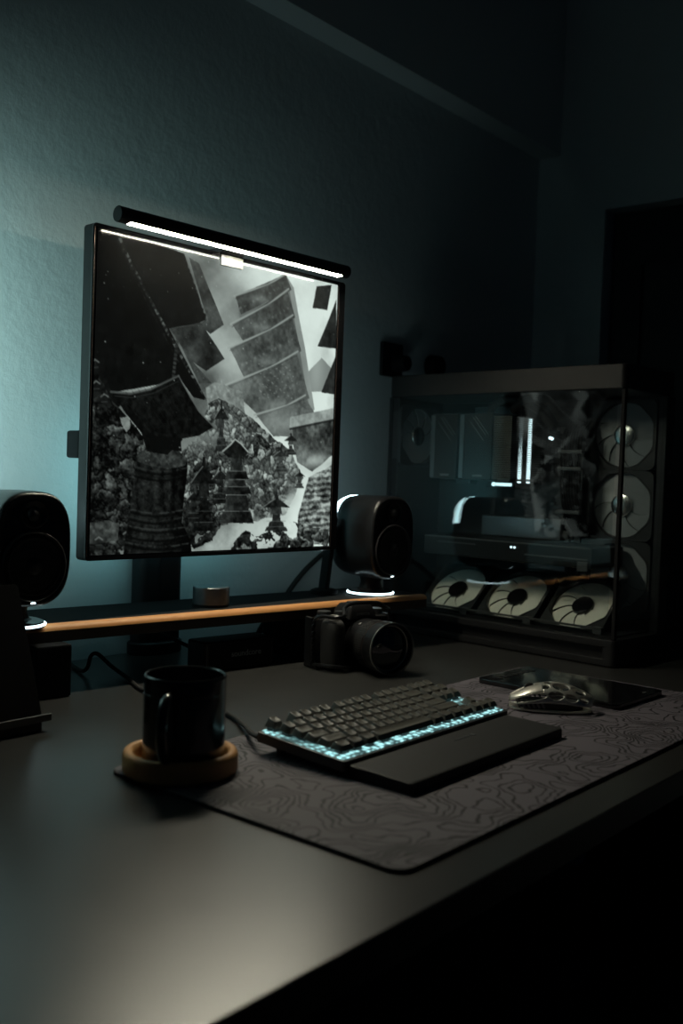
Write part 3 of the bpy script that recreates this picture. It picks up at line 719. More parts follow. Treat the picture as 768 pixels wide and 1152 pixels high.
for i, (x, y, rr_, hh, mm) in enumerate(((-0.050, -0.030, 0.008, 0.006, 'silver'), (-0.050, 0.004, 0.012, 0.009, 'alu_dark'), (-0.028, -0.012, 0.009, 0.010, 'alu_dark'), (0.055, 0.002, 0.013, 0.010, 'alu_dark'))):
    b_ = MB().cyl((x, y, 0.084), (x, y, 0.088+hh), rr_, seg=28, bevel=0.001)
    for k in range(20):
        a = 2*PI*k/20; b_.box((x+rr_*math.cos(a), y+rr_*math.sin(a), 0.088+hh/2), (0.0012, 0.0012, hh*0.7), 0, Matrix.Rotation(a, 3, 'Z'))
    b_.build('dial', M[mm], cam_t)
MB().box((0.012, 0.002, 0.109), (0.022, 0.020, 0.004), 0.0005).build('hot_shoe', M['steel'], cam_t)
# cage around the body
cg = MB()
cg.tube(smooth([(-0.075, -0.006, 0.002), (-0.077, -0.006, 0.03), (-0.077, -0.006, 0.075), (-0.072, -0.02, 0.091), (-0.060, -0.05, 0.0935), (-0.045, -0.052, 0.096), (-0.030, -0.030, 0.105), (-0.012, -0.028, 0.112), (0.036, -0.028, 0.112), (0.056, -0.026, 0.104), (0.078, -0.010, 0.095), (0.081, -0.006, 0.07), (0.081, -0.006, 0.002)], 6), 0.0032, 8)
cg.box((0.002, 0.0, 0.003), (0.160, 0.044, 0.006), 0.002)
cg.box((-0.077, 0.006, 0.045), (0.007, 0.022, 0.085), 0.002); cg.box((0.081, 0.006, 0.045), (0.007, 0.022, 0.085), 0.002)
for k in range(6): cg.cyl((-0.0785, -0.008, 0.014+0.012*k), (-0.0785, -0.0115, 0.014+0.012*k), 0.0032, seg=12)
for k in range(5): cg.cyl((0.0855, -0.008, 0.02+0.014*k), (0.0855, -0.0115, 0.02+0.014*k), 0.0032, seg=12)
cg.tube(smooth([(-0.078, -0.010, 0.008), (-0.070, -0.052, 0.012), (-0.035, -0.058, 0.008), (0.0, -0.03, 0.005)], 6), 0.0028, 8)
cg.build('cage', M['satin'], cam_t)
lm = Matrix.Translation((0.012, -0.020, 0.0458)) @ Matrix.Rotation(PI/2, 4, 'X')
ln = MB().lathe([(0.034, -0.004), (0.036, 0.004), (0.036, 0.010), (0.0405, 0.013), (0.0405, 0.036), (0.0412, 0.040), (0.0412, 0.064), (0.0425, 0.067), (0.0440, 0.072), (0.0445, 0.094), (0.0432, 0.0955), (0.0405, 0.0955), (0.0395, 0.090), (0.0385, 0.082)], 72, lm, cap=False).build('lens', M['satin'], cam_t, ang=40)
kn = MB()
for k in range(72):
    a = 2*PI*k/72
    kn.box(lm @ Vector((0.0414*math.cos(a), 0.0414*math.sin(a), 0.052)), (0.0016, 0.022, 0.0016), 0, (Matrix.Rotation(-a, 3, 'Y')))
kn.build('focus_ring', M['rubber'], ln)
MB().lathe([(0.0386, 0.083), (0.037, 0.085), (0.030, 0.0875), (0.018, 0.0895), (0.0005, 0.0905)], 64, lm).build('front_element', M['lensglass'], ln)
MB().lathe([(0.0446, 0.0940), (0.0446, 0.0962), (0.0428, 0.0966), (0.0422, 0.0953)], 72, lm, cap=False).build('rim_ring', M['ringmetal'], ln)
MB().lathe([(0.0392, 0.086), (0.0384, 0.0872), (0.0372, 0.0866), (0.0372, 0.0850)], 72, lm, cap=False).build('inner_ring', M['ringmetal'], ln)
MB().lathe([(0.0413, 0.0655), (0.0430, 0.0662), (0.0430, 0.0672), (0.0413, 0.0678)], 72, lm).build('accent_ring', M['copper_edge'], ln)
mk = MB().box(lm @ Vector((-0.022, 0.0345, 0.030)), (0.006, 0.004, 0.001), 0, Matrix.Rotation(math.radians(-32), 3, 'Y')); mk.build('lens_mark', M['mark'], ln)

# ------------------------------------------------------------------ coaster and mug
CX, CY = 0.7235, 0.822
co = thing('coaster', 'round orange wooden coaster with a raised rim under the mug', 'coaster', (CX, CY, T+PT))
R = 0.0628
MB().lathe([(0.0005, 0.0), (R-0.003, 0.0), (R-0.001, 0.001), (R, 0.004), (R, 0.018), (R-0.002, 0.0225), (R-0.006, 0.0242), (R-0.010, 0.0225), (R-0.012, 0.018), (R-0.0125, 0.007), (0.0005, 0.0065)], 80).build('dish', M['coaster'], co, ang=50)
mug = thing('mug', 'black ceramic mug standing in the round wooden coaster', 'mug', (CX+0.003, CY-0.001, T+PT+0.0065), 0)
r = 0.0450; H = 0.100
MB().lathe([(0.0005, 0.0), (r-0.006, 0.0), (r-0.002, 0.002), (r-0.0006, 0.006), (r, 0.03), (r, H*0.80), (r-0.0004, H*0.805), (r, H*0.82), (r, H-0.003), (r-0.0006, H-0.0008), (r-0.002, H), (r-0.0034, H-0.0008), (r-0.004, H-0.003), (r-0.004, 0.008), (r-0.010, 0.005), (0.0005, 0.005)], 80).build('cup', M['mug'], mug, ang=50)
ha = math.atan2(-CY, -CX) - math.radians(18)
hd = Vector((math.cos(ha), math.sin(ha), 0))
pts = smooth([hd*(r-0.002)+Vector((0, 0, 0.080)), hd*(r+0.014)+Vector((0, 0, 0.083)), hd*(r+0.026)+Vector((0, 0, 0.072)), hd*(r+0.029)+Vector((0, 0, 0.050)), hd*(r+0.022)+Vector((0, 0, 0.028)), hd*(r+0.010)+Vector((0, 0, 0.019)), hd*(r-0.002)+Vector((0, 0, 0.019))], 8)
MB().tube(pts, 0.0062, 14).build('handle', M['mug'], mug, ang=60)

# ------------------------------------------------------------------ keyboard
KX, KY, KD, KW = 0.829, 0.676, 0.1345, 0.351
KA = math.radians(0.4); KT = math.radians(3.4)
kb = thing('keyboard', 'black mechanical keyboard lit cyan between its keys', 'keyboard', (KX, KY, T+PT), KA)
tl = Matrix.Translation((0, 0, 0.006)) @ Matrix.Rotation(KT, 4, 'X')
MB().prism(rrect(0, KW, 0, KD, 0.004), 0.0, 0.0125, 0.0015, mt=tl).build('chassis', M['keydark'], kb)
MB().prism(rrect(0.004, KW-0.004, 0.006, KD-0.004, 0.002), 0.0124, 0.0135, mt=tl).build('switch_plate', M['key_plate'], kb)
ff = MB()
for fx in (0.03, KW-0.03):
    ff.box((fx, KD-0.02, 0.0085), (0.022, 0.009, 0.017), 0.001)
ff.box((KW/2, 0.012, 0.003), (0.26, 0.006, 0.006), 0.001)
ff.build('feet', M['rubber'], kb)
U = 0.0186; x0 = 0.0085
rows = []
fn = [0, 2, 3, 4, 5, 6.5, 7.5, 8.5, 9.5, 11, 12, 13, 14]
rows.append([(a, 1) for a in fn] + [(15.25, 1), (16.25, 1), (17.25, 1)])
rows.append([(a, 1) for a in range(13)] + [(13, 2), (15.25, 1), (16.25, 1), (17.25, 1)])
rows.append([(0, 1.5)] + [(1.5+a, 1) for a in range(12)] + [(13.5, 1.5), (15.25, 1), (16.25, 1), (17.25, 1)])
rows.append([(0, 1.75)] + [(1.75+a, 1) for a in range(11)] + [(12.75, 2.25)])
rows.append([(0, 2.25)] + [(2.25+a, 1) for a in range(10)] + [(12.25, 2.75), (16.25, 1)])
rows.append([(0, 1.25), (1.25, 1.25), (2.5, 1.25), (3.75, 6.25), (10, 1.25), (11.25, 1.25), (12.5, 1.25), (13.75, 1.25), (15.25, 1), (16.25, 1), (17.25, 1)])
ry = [KD-0.0120] + [KD-0.0120-0.0232-0.0195*i for i in range(5)]
# row profile: height and tilt of the key tops
rh = [0.0095, 0.0092, 0.0080, 0.0072, 0.0074, 0.0074]; rt_ = [16, 15, 13, 12, 12, 11]
xs = (KW-0.017)/18.25
kcache = {}
def keymesh(w, row):
    if (w, row) in kcache: return kcache[(w, row)]
    m = MB(); bw, bd = w*xs-0.0009, 0.0178; tw_, td = bw-0.0060, bd-0.0060; hh = rh[row]; tt = math.tan(math.radians(rt_[row]))
    def ring(wd, dp, z, rr, tilt): return [(x, y, z+(y*tt if tilt else 0)) for x, y in rrect(-wd/2, wd/2, -dp/2+0.0, dp/2, rr, 4)]
    rg = [ring(bw-0.001, bd-0.001, 0.0, 0.0012, 0), ring(bw, bd, 0.0004, 0.0014, 0), ring(tw_+0.0012, td+0.0012, hh-0.0012, 0.002, 1), ring(tw_, td, hh-0.0002, 0.002, 1), ring(tw_-0.001, td-0.001, hh, 0.0018, 1), ring(tw_*0.55 if w < 3 else tw_-0.006, td*0.5, hh-0.0008, 0.001, 1)]
    m.loft(rg)
    o_ = m.build('keycap', M['key'], None, ang=32); me = o_.data; bpy.data.objects.remove(o_)
    kcache[(w, row)] = me; return me
for ri, row in enumerate(rows):
    for a, w_ in row:
        me = keymesh(w_, ri)
        k = bpy.data.objects.new('keycap', me); COL.objects.link(k); k.parent = kb
        p_ = tl @ Vector((x0+(a+w_/2)*xs, ry[ri], 0.0135+0.0042))
        k.location = p_; k.rotation_euler = (KT, 0, 0)
# switch housings (dark stems with a clear LED window) seen between caps and plate
sw = MB()
for ri, row in enumerate(rows):
    for a, w_ in row:
        n_ = 1 if w_ < 3 else 3
        for j in range(n_):
            sw.box(tl @ Vector((x0+a*xs+w_*xs*(j+.5)/n_, ry[ri], 0.0135+0.0019)), (0.0125, 0.0120, 0.0044), 0.0003, Matrix.Rotation(KT, 3, 'X'))
sw.build('switches', M['keydark'], kb)

wr = thing('wrist_rest', 'black rubber wrist rest along the front of the keyboard', 'wrist rest', (KX+0.006, KY-0.0006, T+PT), KA)
WW, WD = 0.336, 0.085
w = MB(); rings = []
prof = [(-0.0012, 0.0), (-0.0012, 0.0125), (-0.003, 0.0145), (-WD*0.4, 0.0142), (-WD+0.004, 0.0128), (-WD+0.001, 0.0115), (-WD, 0.009), (-WD, 0.0)]
w.loft([[(x, p_[0]*sc-(0.0 if sc == 1 else 0.0006), p_[1]*(1 if sc == 1 else .93)) for p_ in prof] for x, sc in ((0.0, .97), (0.0015, 1), (WW-0.0015, 1), (WW, .97))])
w.build('pad', M['wrist'], wr, ang=40)
lg = MB()
zt = 0.0147
for k in range(8): lg.box((WW*0.515+0.0042*k, -0.026, zt-0.0003), (0.0028, 0.0036, 0.0006), 0.0)
lg.cyl((WW*0.515+0.0395, -0.026, zt-0.0006), (WW*0.515+0.0395, -0.026, zt), 0.0036, seg=20)
lg.build('emblem', M['mark_dim'], wr)

# ------------------------------------------------------------------ drawing tablet
tb = thing('pen_tablet', 'thin glossy black pen tablet lying behind the mouse', 'pen tablet', (1.455, 0.7285, T+PT), math.radians(-2))
MB().prism(rrect(-0.080, 0.080, -0.124, 0.124, 0.012), 0.0, 0.0085, 0.002, mt=None).build('slab', M['gloss'], tb)
MB().prism(rrect(-0.0755, 0.0755, -0.119, 0.080, 0.006), 0.0083, 0.0088, 0.0002).build('active_area', M['gloss'], tb)
bt = MB()
for k in range(7): bt.prism(rrect(-0.058+0.0165*k, -0.058+0.0165*k+0.010, 0.092, 0.104, 0.002), 0.0083, 0.0093, 0.0003)
bt.build('express_keys', M['black'], tb)
MB().prism(rrect(0.030, 0.042, -0.112, -0.109, 0.001), 0.0086, 0.00895).build('printed_mark', M['mark_dim'], tb)

# ------------------------------------------------------------------ mouse
mg = math.atan2(0.104, -0.067)
ms = thing('mouse', 'silver skeleton-frame mouse on the mat in front of the tablet', 'mouse', (1.301, 0.680, T+PT), mg)
# local +x is the front of the mouse
def mw(x):        # half width
    u = x/0.060; return 0.031*(1-abs(u)**3.2)**0.5*(1-0.10*math.cos(PI*u)) if abs(u) < 1 else 0
def mz(x):        # height of the back line
    u = (x+0.060)/0.12; return 0.012+0.027*max(0, math.sin(PI*min(1, max(0, u*0.86+0.10))))**0.9
def msurf(x, v):  # v -1..1 across
    a = v*PI*0.46
    return Vector((x, mw(x)*math.sin(a)/math.sin(PI*0.46), 0.004+(mz(x)-0.004)*max(0, math.cos(a))**0.55))
base = MB(); ol = [(0.0585*math.cos(2*PI*k/48), 0) for k in range(48)]
ol = [(math.copysign(abs(math.cos(2*PI*k/48))**0.75, math.cos(2*PI*k/48))*0.0585, math.copysign(abs(math.sin(2*PI*k/48))**0.75, math.sin(2*PI*k/48))*0.0285) for k in range(48)]
base.prism(ol, 0.0008, 0.0045, 0.001); base.build('base_plate', M['silver'], ms, ang=50)
MB().prism([(p_[0]*0.8, p_[1]*0.8) for p_ in ol], 0.0044, 0.013, 0.001).build('inner_board', M['pcb'], ms)
MB().prism([(p_[0]*0.9, p_[1]*0.9) for p_ in ol], 0.0, 0.0009).build('glide_pads', M['black'], ms)
def shell(name, x0_, x1_, nxs, nvs, v0, v1, holes, th, mt_):
    bm = bmesh.new(); G = []
    def hole(x, v): return min(((x-hx)/rx)**2+((v-hv)/rv)**2 for hx, hv, rx, rv in holes) if holes else 9
    for i in range(nxs+1):
        row = []
        for j in range(nvs+1):
            x = x0_+(x1_-x0_)*i/nxs; v = v0+(v1-v0)*j/nvs
            for hx, hv, rx, rv in holes:
                d_ = math.sqrt(((x-hx)/rx)**2+((v-hv)/rv)**2)
                tol = max((x1_-x0_)/nxs/rx, (v1-v0)/nvs/rv)*0.75
                if abs(d_-1) < tol and d_ > 0: x, v = hx+(x-hx)/d_, hv+(v-hv)/d_
            row.append((bm.verts.new(msurf(max(-0.0588, min(0.0588, x)), v)), x, v))
        G.append(row)
    for i in range(nxs):
        for j in range(nvs):
            c_ = (G[i][j], G[i+1][j], G[i+1][j+1], G[i][j+1])
            if hole(sum(q_[1] for q_ in c_)/4, sum(q_[2] for q_ in c_)/4) < 1: continue
            bm.faces.new([q_[0] for q_ in c_])
    bmesh.ops.delete(bm, geom=[v_ for v_ in bm.verts if not v_.link_faces], context='VERTS')
    bmesh.ops.recalc_face_normals(bm, faces=bm.faces)
    me = bpy.data.meshes.new(name); bm.to_mesh(me); bm.free(); me.materials.append(mt_)
    o_ = bpy.data.objects.new(name, me); COL.objects.link(o_); o_.parent = ms
    s_ = o_.modifiers.new('thickness', 'SOLIDIFY'); s_.thickness = th; s_.offset = 0
    s_ = o_.modifiers.new('smooth', 'SUBSURF'); s_.levels = 1; s_.render_levels = 1
    me.polygons.foreach_set('use_smooth', [True]*len(me.polygons))
    return o_
hl = [(0.004, 0.0, 0.0060, 0.20), (0.030, 0.0, 0.0300, 0.035)]
for sg in (-1, 1):
    hl += [(-0.0130, sg*0.33, 0.0120, 0.235), (-0.0375, sg*0.32, 0.0100, 0.225), (0.0340, sg*0.79, 0.0270, 0.135), (-0.0060, sg*0.77, 0.0105, 0.145), (-0.0275, sg*0.78, 0.0085, 0.135), (-0.0455, sg*0.74, 0.0070, 0.13), (0.0080, sg*0.40, 0.0048, 0.12)]
shell('frame', -0.0588, 0.012, 72, 96, -1, 1, hl, 0.0026, M['silver'])
shell('lower_rail', 0.010, 0.0588, 50, 24, 0.63, 1, hl, 0.0022, M['silver']); shell('lower_rail', 0.010, 0.0588, 50, 24, -1, -0.63, hl, 0.0022, M['silver'])
for sg in (-1, 1):
    v0_, v1_ = (0.05, 0.62) if sg > 0 else (-0.62, -0.05)
    shell('button', 0.0125, 0.0575, 30, 16, v0_, v1_, [], 0.0026, M['silver'])
MB().cyl((0.030, -0.0028, 0.030), (0.030, 0.0028, 0.030), 0.0075, seg=24, bevel=0.001).build('scroll_wheel', M['rubber'], ms)
rb = MB()
for sg in (-1, 1):
    for k in range(6): rb.box((0.012+0.007*k, sg*0.0235, 0.0115), (0.003, 0.003, 0.013), 0.0005, Matrix.Rotation(math.radians(25), 3, 'Y'))
rb.build('side_ribs', M['alu_dark'], ms)

# ------------------------------------------------------------------ computer case
pc = thing('computer_case', 'black computer case with smoked glass sides and pale fans', 'computer', (1.702, 0.766, T), math.radians(-3.7))
CW, CD, CH = 0.196, 0.562, 0.553
def rb_(t0, t1, s0, s1, r=0.012): return rrect(t0, t1, s0, s1, r)
b = MB()
b.prism(rb_(-0.004, CW, -0.004, CD), 0.002, 0.015, 0.002)
b.prism(rb_(-0.004, CW, -0.004, CD), 0.036, 0.050, 0.002)
b.prism(rb_(0.010, CW-0.002, 0.010, CD-0.01), 0.014, 0.037)
b.prism(rrect(-0.004, CW, -0.004, 0.026, 0.011), 0.013, 0.038)
b.prism(rrect(-0.004, CW, 0.53, CD, 0.011), 0.013, 0.038)
b.prism(rrect(0.06, CW, -0.004, 0.10, 0.011), 0.013, 0.038)
base_ = b.build('base', M['casemetal'], pc)
ft = MB()
for t_ in (0.02, CW-0.03):
    for s_ in (0.03, CD-0.04): ft.cyl((t_, s_, 0), (t_, s_, 0.004), 0.012)
ft.build('feet', M['rubber'], pc)
tpn = MB(); tpn.prism(rb_(-0.002, CW, -0.002, CD), 0.507, CH, 0.003)
tpn = tpn.build('top_panel', M['casetop'], pc)
gr_ = MB()
for k in range(14): gr_.prism(rrect(0.03, CW-0.03, 0.06+0.033*k, 0.082+0.033*k, 0.004), CH-0.001, CH+0.0006)
gr_.build('top_vents', M['matte'], pc)
MB().box((CW/2, CD-0.006, 0.278), (CW, 0.010, 0.457), 0.001).build('rear_panel', M['casemetal'], pc)
MB().box((CW-0.004, CD/2, 0.278), (0.006, CD-0.02, 0.457), 0.001).build('right_panel', M['casemetal'], pc)
MB().box((0.008, CD-0.020, 0.278), (0.014, 0.020, 0.457), 0.002).build('rear_post', M['casemetal'], pc)
pil = MB().box((0.1785, 0.006, 0.278), (0.033, 0.018, 0.457), 0.002).build('front_pillar', M['casemetal'], pc)
bt = MB()
for z_, r_ in ((0.36, 0.005), (0.335, 0.003), (0.315, 0.003)): bt.cyl((0.179, -0.003, z_), (0.179, -0.0055, z_), r_, seg=20)
bt.build('buttons', M['steel'], pil)
MB().box((0.0045, 0.0045, 0.278), (0.009, 0.007, 0.457), 0.001).build('corner_seal', M['matte'], pc)
MB().box((0.0005, 0.275, 0.279), (0.004, 0.518, 0.455), 0.0008).build('side_glass', M['glass'], pc)
MB().box((0.0855, 0.0005, 0.279), (0.150, 0.004, 0.455), 0.0008).build('front_glass', M['glass'], pc)

# fans: local z is the axis towards the viewer's side; copies share their meshes
FS = 0.138
def octa(h, c): return [(h-c, h), (-h+c, h), (-h, h-c), (-h, -h+c), (-h+c, -h), (h-c, -h), (h, -h+c), (h, h-c)]
def frame_mesh():
    m = MB(); n = 64; Rr = 0.0645; rg = []
    def sq(k, h, c):
        a = 2*PI*k/n+PI/n; cs, sn = math.cos(a), math.sin(a); r_ = h/max(abs(cs), abs(sn)); r2 = (2*h-c)/(abs(cs)+abs(sn)); return Vector((cs*min(r_, r2), sn*min(r_, r2), 0))
    circ = [Vector((math.cos(2*PI*k/n+PI/n), math.sin(2*PI*k/n+PI/n), 0)) for k in range(n)]
    z = Vector((0, 0, 1)); h = FS/2
    rings = [[sq(k, h, .010)+z*0 for k in range(n)], [sq(k, h, .010)+z*.025 for k in range(n)], [c*Rr*1.035+z*.025 for c in circ], [c*Rr+z*.023 for c in circ], [c*Rr for c in circ]]
    m.loft(rings, cap=False)
    # raised eight-sided trim around the opening
    o2 = [[sq(k, h-.004, .036)+z*q for k in range(n)] for q in (.0245, .0262)] + [[sq(k, h-.006, .036)+z*.0262 for k in range(n)], [sq(k, h-.006, .036)+z*.0245 for k in range(n)]]
    m.loft(o2, cap=False)
    for k in range(4):
        a = PI/4+PI/2*k; m.box((.033*math.cos(a), .033*math.sin(a), .0025), (.066, .004, .004), 0, Matrix.Rotation(a, 3, 'Z'))
    return m
def blade_mesh():
    m = MB(); nb = 9
    for b_ in range(nb):
        g_ = []; 
        for i in range(9):
            r_ = 0.0215+0.041*i/8; row = []
            for j in range(7):
                a = 2*PI*b_/nb+(j/6)*(2*PI/nb)*0.985+0.35*(i/8)**1.4
                row.append(Vector((r_*math.cos(a), r_*math.sin(a), 0.0130+0.0042*(j/6)**0.9)))
            g_.append(row + [p_-Vector((0, 0, 0.0012)) for p_ in reversed(row)])
        m.loft(g_)
    m.lathe([(0.0635, 0.012), (0.0635, 0.016), (0.0625, 0.016), (0.0625, 0.012)], 64, cap=False)
    return m
def hub_mesh(): return MB().lathe([(0.0225, 0.004), (0.0225, 0.0195), (0.0215, 0.0215), (0.017, 0.0228), (0.008, 0.0234), (0.0005, 0.0235)], 48)
fmesh = {}
def fan(mtx, hubm):
    if not fmesh:
        for nm_, f_, mm_ in (('fan', frame_mesh, M['fanframe']), ('blades', blade_mesh, M['fanblade']), ('hub', hub_mesh, M['hub'])):
            o_ = f_().build(nm_, mm_, None, ang=40); fmesh[nm_] = o_.data; bpy.data.objects.remove(o_)
        k_ = fmesh['hub'].copy(); k_.materials.clear(); k_.materials.append(M['hubmetal']); fmesh['hub_metal'] = k_
        k_ = fmesh['blades'].copy(); k_.materials.clear(); k_.materials.append(M['fanblade_dim']); fmesh['blades_dim'] = k_
    f_ = bpy.data.objects.new('fan', fmesh['fan']); COL.objects.link(f_); f_.parent = pc; f_.matrix_local = mtx
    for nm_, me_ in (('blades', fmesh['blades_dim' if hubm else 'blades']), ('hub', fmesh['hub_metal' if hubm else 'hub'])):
        c_ = bpy.data.objects.new(nm_, me_); COL.objects.link(c_); c_.parent = f_
        c_.rotation_euler.z = random.random() if nm_ == 'blades' else 0
    return f_
def facing(pos, zdir, up=(0, 0, 1)):
    z = Vector(zdir).normalized(); x = Vector(up).cross(z).normalized(); y = z.cross(x)
    return Matrix.Translation(pos) @ Matrix((x, y, z)).transposed().to_4x4()
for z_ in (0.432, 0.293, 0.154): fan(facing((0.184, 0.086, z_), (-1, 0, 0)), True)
tilt = math.radians(48)
for s_ in (0.435, 0.282, 0.129):
    zd = Vector((-math.cos(tilt), 0, math.sin(tilt)))
    fan(facing(Vector((0.094, s_, 0.098))-zd*0.024, zd), False)
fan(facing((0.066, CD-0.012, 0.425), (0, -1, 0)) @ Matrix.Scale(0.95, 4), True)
# rail carrying the tilted fans
rl = MB(); rl.box((0.036, 0.282, 0.056), (0.006, 0.47, 0.004), 0.0005); rl.box((0.026, 0.282, 0.064), (0.004, 0.47, 0.004), 0.0005)
for s_ in (0.05, 0.205, 0.359, 0.512): rl.box((0.031, s_, 0.058), (0.014, 0.018, 0.016), 0.001)
rl.build('fan_rail', M['steel'], pc)
MB().box((CW/2, CD/2, 0.0515), (CW-0.03, CD-0.03, 0.003)).build('floor_tray', M['matte'], pc)
# motherboard and what is plugged into it
mb_ = MB().box((0.170, 0.360, 0.315), (0.003, 0.30, 0.345), 0.0005).build('motherboard', M['pcb'], pc)
tr = MB().box((0.176, 0.365, 0.279), (0.006, 0.37, 0.452), 0.0005).build('motherboard_tray', M['casemetal'], pc)
hs = MB()
hs.box((0.155, 0.475, 0.40), (0.028, 0.040, 0.15), 0.003); hs.box((0.158, 0.40, 0.482), (0.022, 0.11, 0.022), 0.003)
for k in range(7): hs.box((0.140, 0.475, 0.335+0.020*k), (0.004, 0.036, 0.006), 0.001)
hs.box((0.160, 0.33, 0.235), (0.012, 0.20, 0.045), 0.003); hs.box((0.160, 0.26, 0.18), (0.012, 0.09, 0.06), 0.003)
hs.build('board_heatsinks', M['alu_dark'], mb_)
cp = MB(); rr_ = random.Random(4)
for k in range(46):
    s_ = rr_.uniform(0.215, 0.30); z_ = rr_.uniform(0.16, 0.47); cp.box((0.167, s_, z_), (rr_.uniform(.004, .012), rr_.uniform(.004, .012), rr_.uniform(.004, .016)), 0.0006)
for k in range(5): cp.cyl((0.168, 0.236, 0.35+0.013*k), (0.157, 0.236, 0.35+0.013*k), 0.0042, seg=14)
cp.build('board_components', M['steel'], mb_)
# memory sticks with lit upper edges
for s_ in (0.3145, 0.2925):
    mk = MB().box((0.146, s_, 0.397), (0.045, 0.007, 0.136), 0.001).build('memory_stick', M['inner'], pc)
    MB().box((0.1215, s_, 0.397), (0.005, 0.0068, 0.134), 0.0012).build('light_bar', M['ram_led'], mk)
# tower cooler: two dark covers and a stack of fins
ck = MB()
ck.box((0.095, 0.448, 0.402), (0.125, 0.068, 0.138), 0.003); ck.box((0.095, 0.362, 0.402), (0.125, 0.074, 0.138), 0.003)
ck = ck.build('cpu_cooler', M['inner'], pc)
fn_ = MB()
for k in range(34): fn_.box((0.095, 0.302, 0.338+0.0038*k), (0.118, 0.044, 0.0014))
fn_.box((0.095, 0.302, 0.335), (0.10, 0.03, 0.004)); fn_.build('fin_stack', M['fin'], ck)
g_ = MB()
for s_ in (0.4775, 0.401): g_.box((0.0322, s_, 0.402), (0.0012, 0.0105, 0.132), 0.0003)
g_.build('cover_strips', M['alu_dark'], ck)
ln_ = MB()
for s_ in (0.436, 0.352):
    for k in (-1, 0, 1):
        ln_.tube([(0.0318, s_+0.022+0.006*k, 0.463-0.004*abs(k)-0.006*k), (0.0318, s_-0.012+0.006*k, 0.425-0.006*k-0.004*abs(k))], 0.0006, 6)
ln_.build('cover_lines', M['steel'], ck)
tg = MB()
for s_ in (0.443, 0.358):
    for k in range(6): tg.box((0.0318, s_+0.010-0.004*k, 0.342), (0.0008, 0.0026, 0.0045), 0)
tg.build('cover_lettering', M['mark'], ck)
# glowing name plate on the board below the cooler
lg = MB(); lg.cyl((0.118, 0.375, 0.3255), (0.115, 0.375, 0.3255), 0.0044, seg=20); lg.prism(rrect(-0.0195, 0.0195, -0.0032, 0.0032, 0.0012), 0, 0.003, mt=facing((0.118, 0.349, 0.3255), (-1, 0, 0)))
lg.build('glowing_nameplate', M['logo_led'], mb_)
MB().box((0.145, 0.36, 0.3255), (0.055, 0.075, 0.014), 0.002).build('board_shroud', M['inner'], mb_)
dl = MB(); dl.box((0.118, 0.241, 0.424), (0.003, 0.007, 0.006), 0.001); dl.sphere((0.118, 0.237, 0.4225), 0.0036, seg=12); dl.build('debug_light', M['ram_led'], mb_)
MB().box((0.142, 0.24, 0.42), (0.050, 0.012, 0.03), 0.002).build('power_socket', M['matte'], mb_)
# power cables with combs
cb = MB()
for k in range(8):
    s_ = 0.170+0.006*k
    cb.tube(smooth([(0.150, s_, 0.458), (0.118, s_-0.002, 0.43), (0.112, s_-0.003, 0.37), (0.114, s_-0.006, 0.30), (0.135, s_-0.012, 0.25), (0.172, s_-0.016, 0.225)], 5), 0.0026, 8)
cb = cb.build('power_cables', M['matte'], pc)
cm = MB()
for z_ in (0.396, 0.362, 0.275): cm.box((0.112, 0.189, z_), (0.009, 0.054, 0.007), 0.001)
cm.build('cable_combs', M['steel'], cb)
# coolant hoses up to the roof
ho = MB()
ho.tube(smooth([(0.07, 0.36, 0.475), (0.06, 0.33, 0.497), (0.06, 0.29, 0.500), (0.08, 0.25, 0.48), (0.10, 0.225, 0.445)], 8), 0.0085, 14)
ho.tube(smooth([(0.07, 0.30, 0.478), (0.05, 0.26, 0.499), (0.06, 0.215, 0.495), (0.09, 0.20, 0.46)], 8), 0.0085, 14)
ho.build('hoses', M['rubber'], pc)
# graphics card
gp = MB(); gp.box((0.095, 0.285, 0.192), (0.125, 0.405, 0.040), 0.004)
gp = gp.build('graphics_card', M['inner'], pc)
ge = MB(); ge.box((0.0318, 0.285, 0.2105), (0.002, 0.40, 0.003), 0.0005); ge.box((0.0315, 0.40, 0.200), (0.002, 0.10, 0.002), 0.0004); ge.box((0.0315, 0.16, 0.189), (0.002, 0.14, 0.003), 0.0004); ge.box((0.031, 0.10, 0.176), (0.003, 0.022, 0.018), 0.001)
ge.build('card_trim', M['steel'], gp)
gd = MB()
for s_ in (0.262, 0.254): gd.sphere((0.0315, s_, 0.201), 0.0022, seg=12)
gd.build('card_lights', M['ram_led'], gp)

for o_ in pc.children:
    n_ = o_.name.split('.')[0]
    if n_ in ('motherboard', 'memory_stick', 'cpu_cooler', 'power_cables', 'hoses'): o_.location.y -= 0.015
    if n_ in ('graphics_card',): o_.location.y -= 0.010
    if n_ == 'fan' and abs(o_.location.z-0.08) < 0.03: o_.location.y -= 0.006

# ------------------------------------------------------------------ wall socket with plug, things behind
so = thing('wall_socket', 'dark socket plate with a round plug on the wall above the case', 'socket', (1.888, WY, T+0.610))
pl = MB(); pl.prism(rrect(-0.040, 0.040, -0.040, 0.040, 0.006), 0.0, 0.010, 0.002, mt=FRONT); pl.build('plate', M['satin'], so)
MB().cyl((0.012, -0.010, -0.008), (0.012, -0.045, -0.008), 0.021, 0.018, seg=32, bevel=0.003).build('plug', M['matte'], so)
sv = thing('round_cable_hook', 'small dark round hook on the wall just above the case', 'hook', (2.058, WY, T+0.612))
MB().cyl((0, 0.002, 0), (0, -0.03, 0), 0.030, 0.026, seg=36, bevel=0.004).build('knob', M['matte'], sv)
MB().cyl((0, -0.029, 0), (0, -0.034, 0), 0.012, seg=24, bevel=0.001).build('centre', M['satin'], sv)

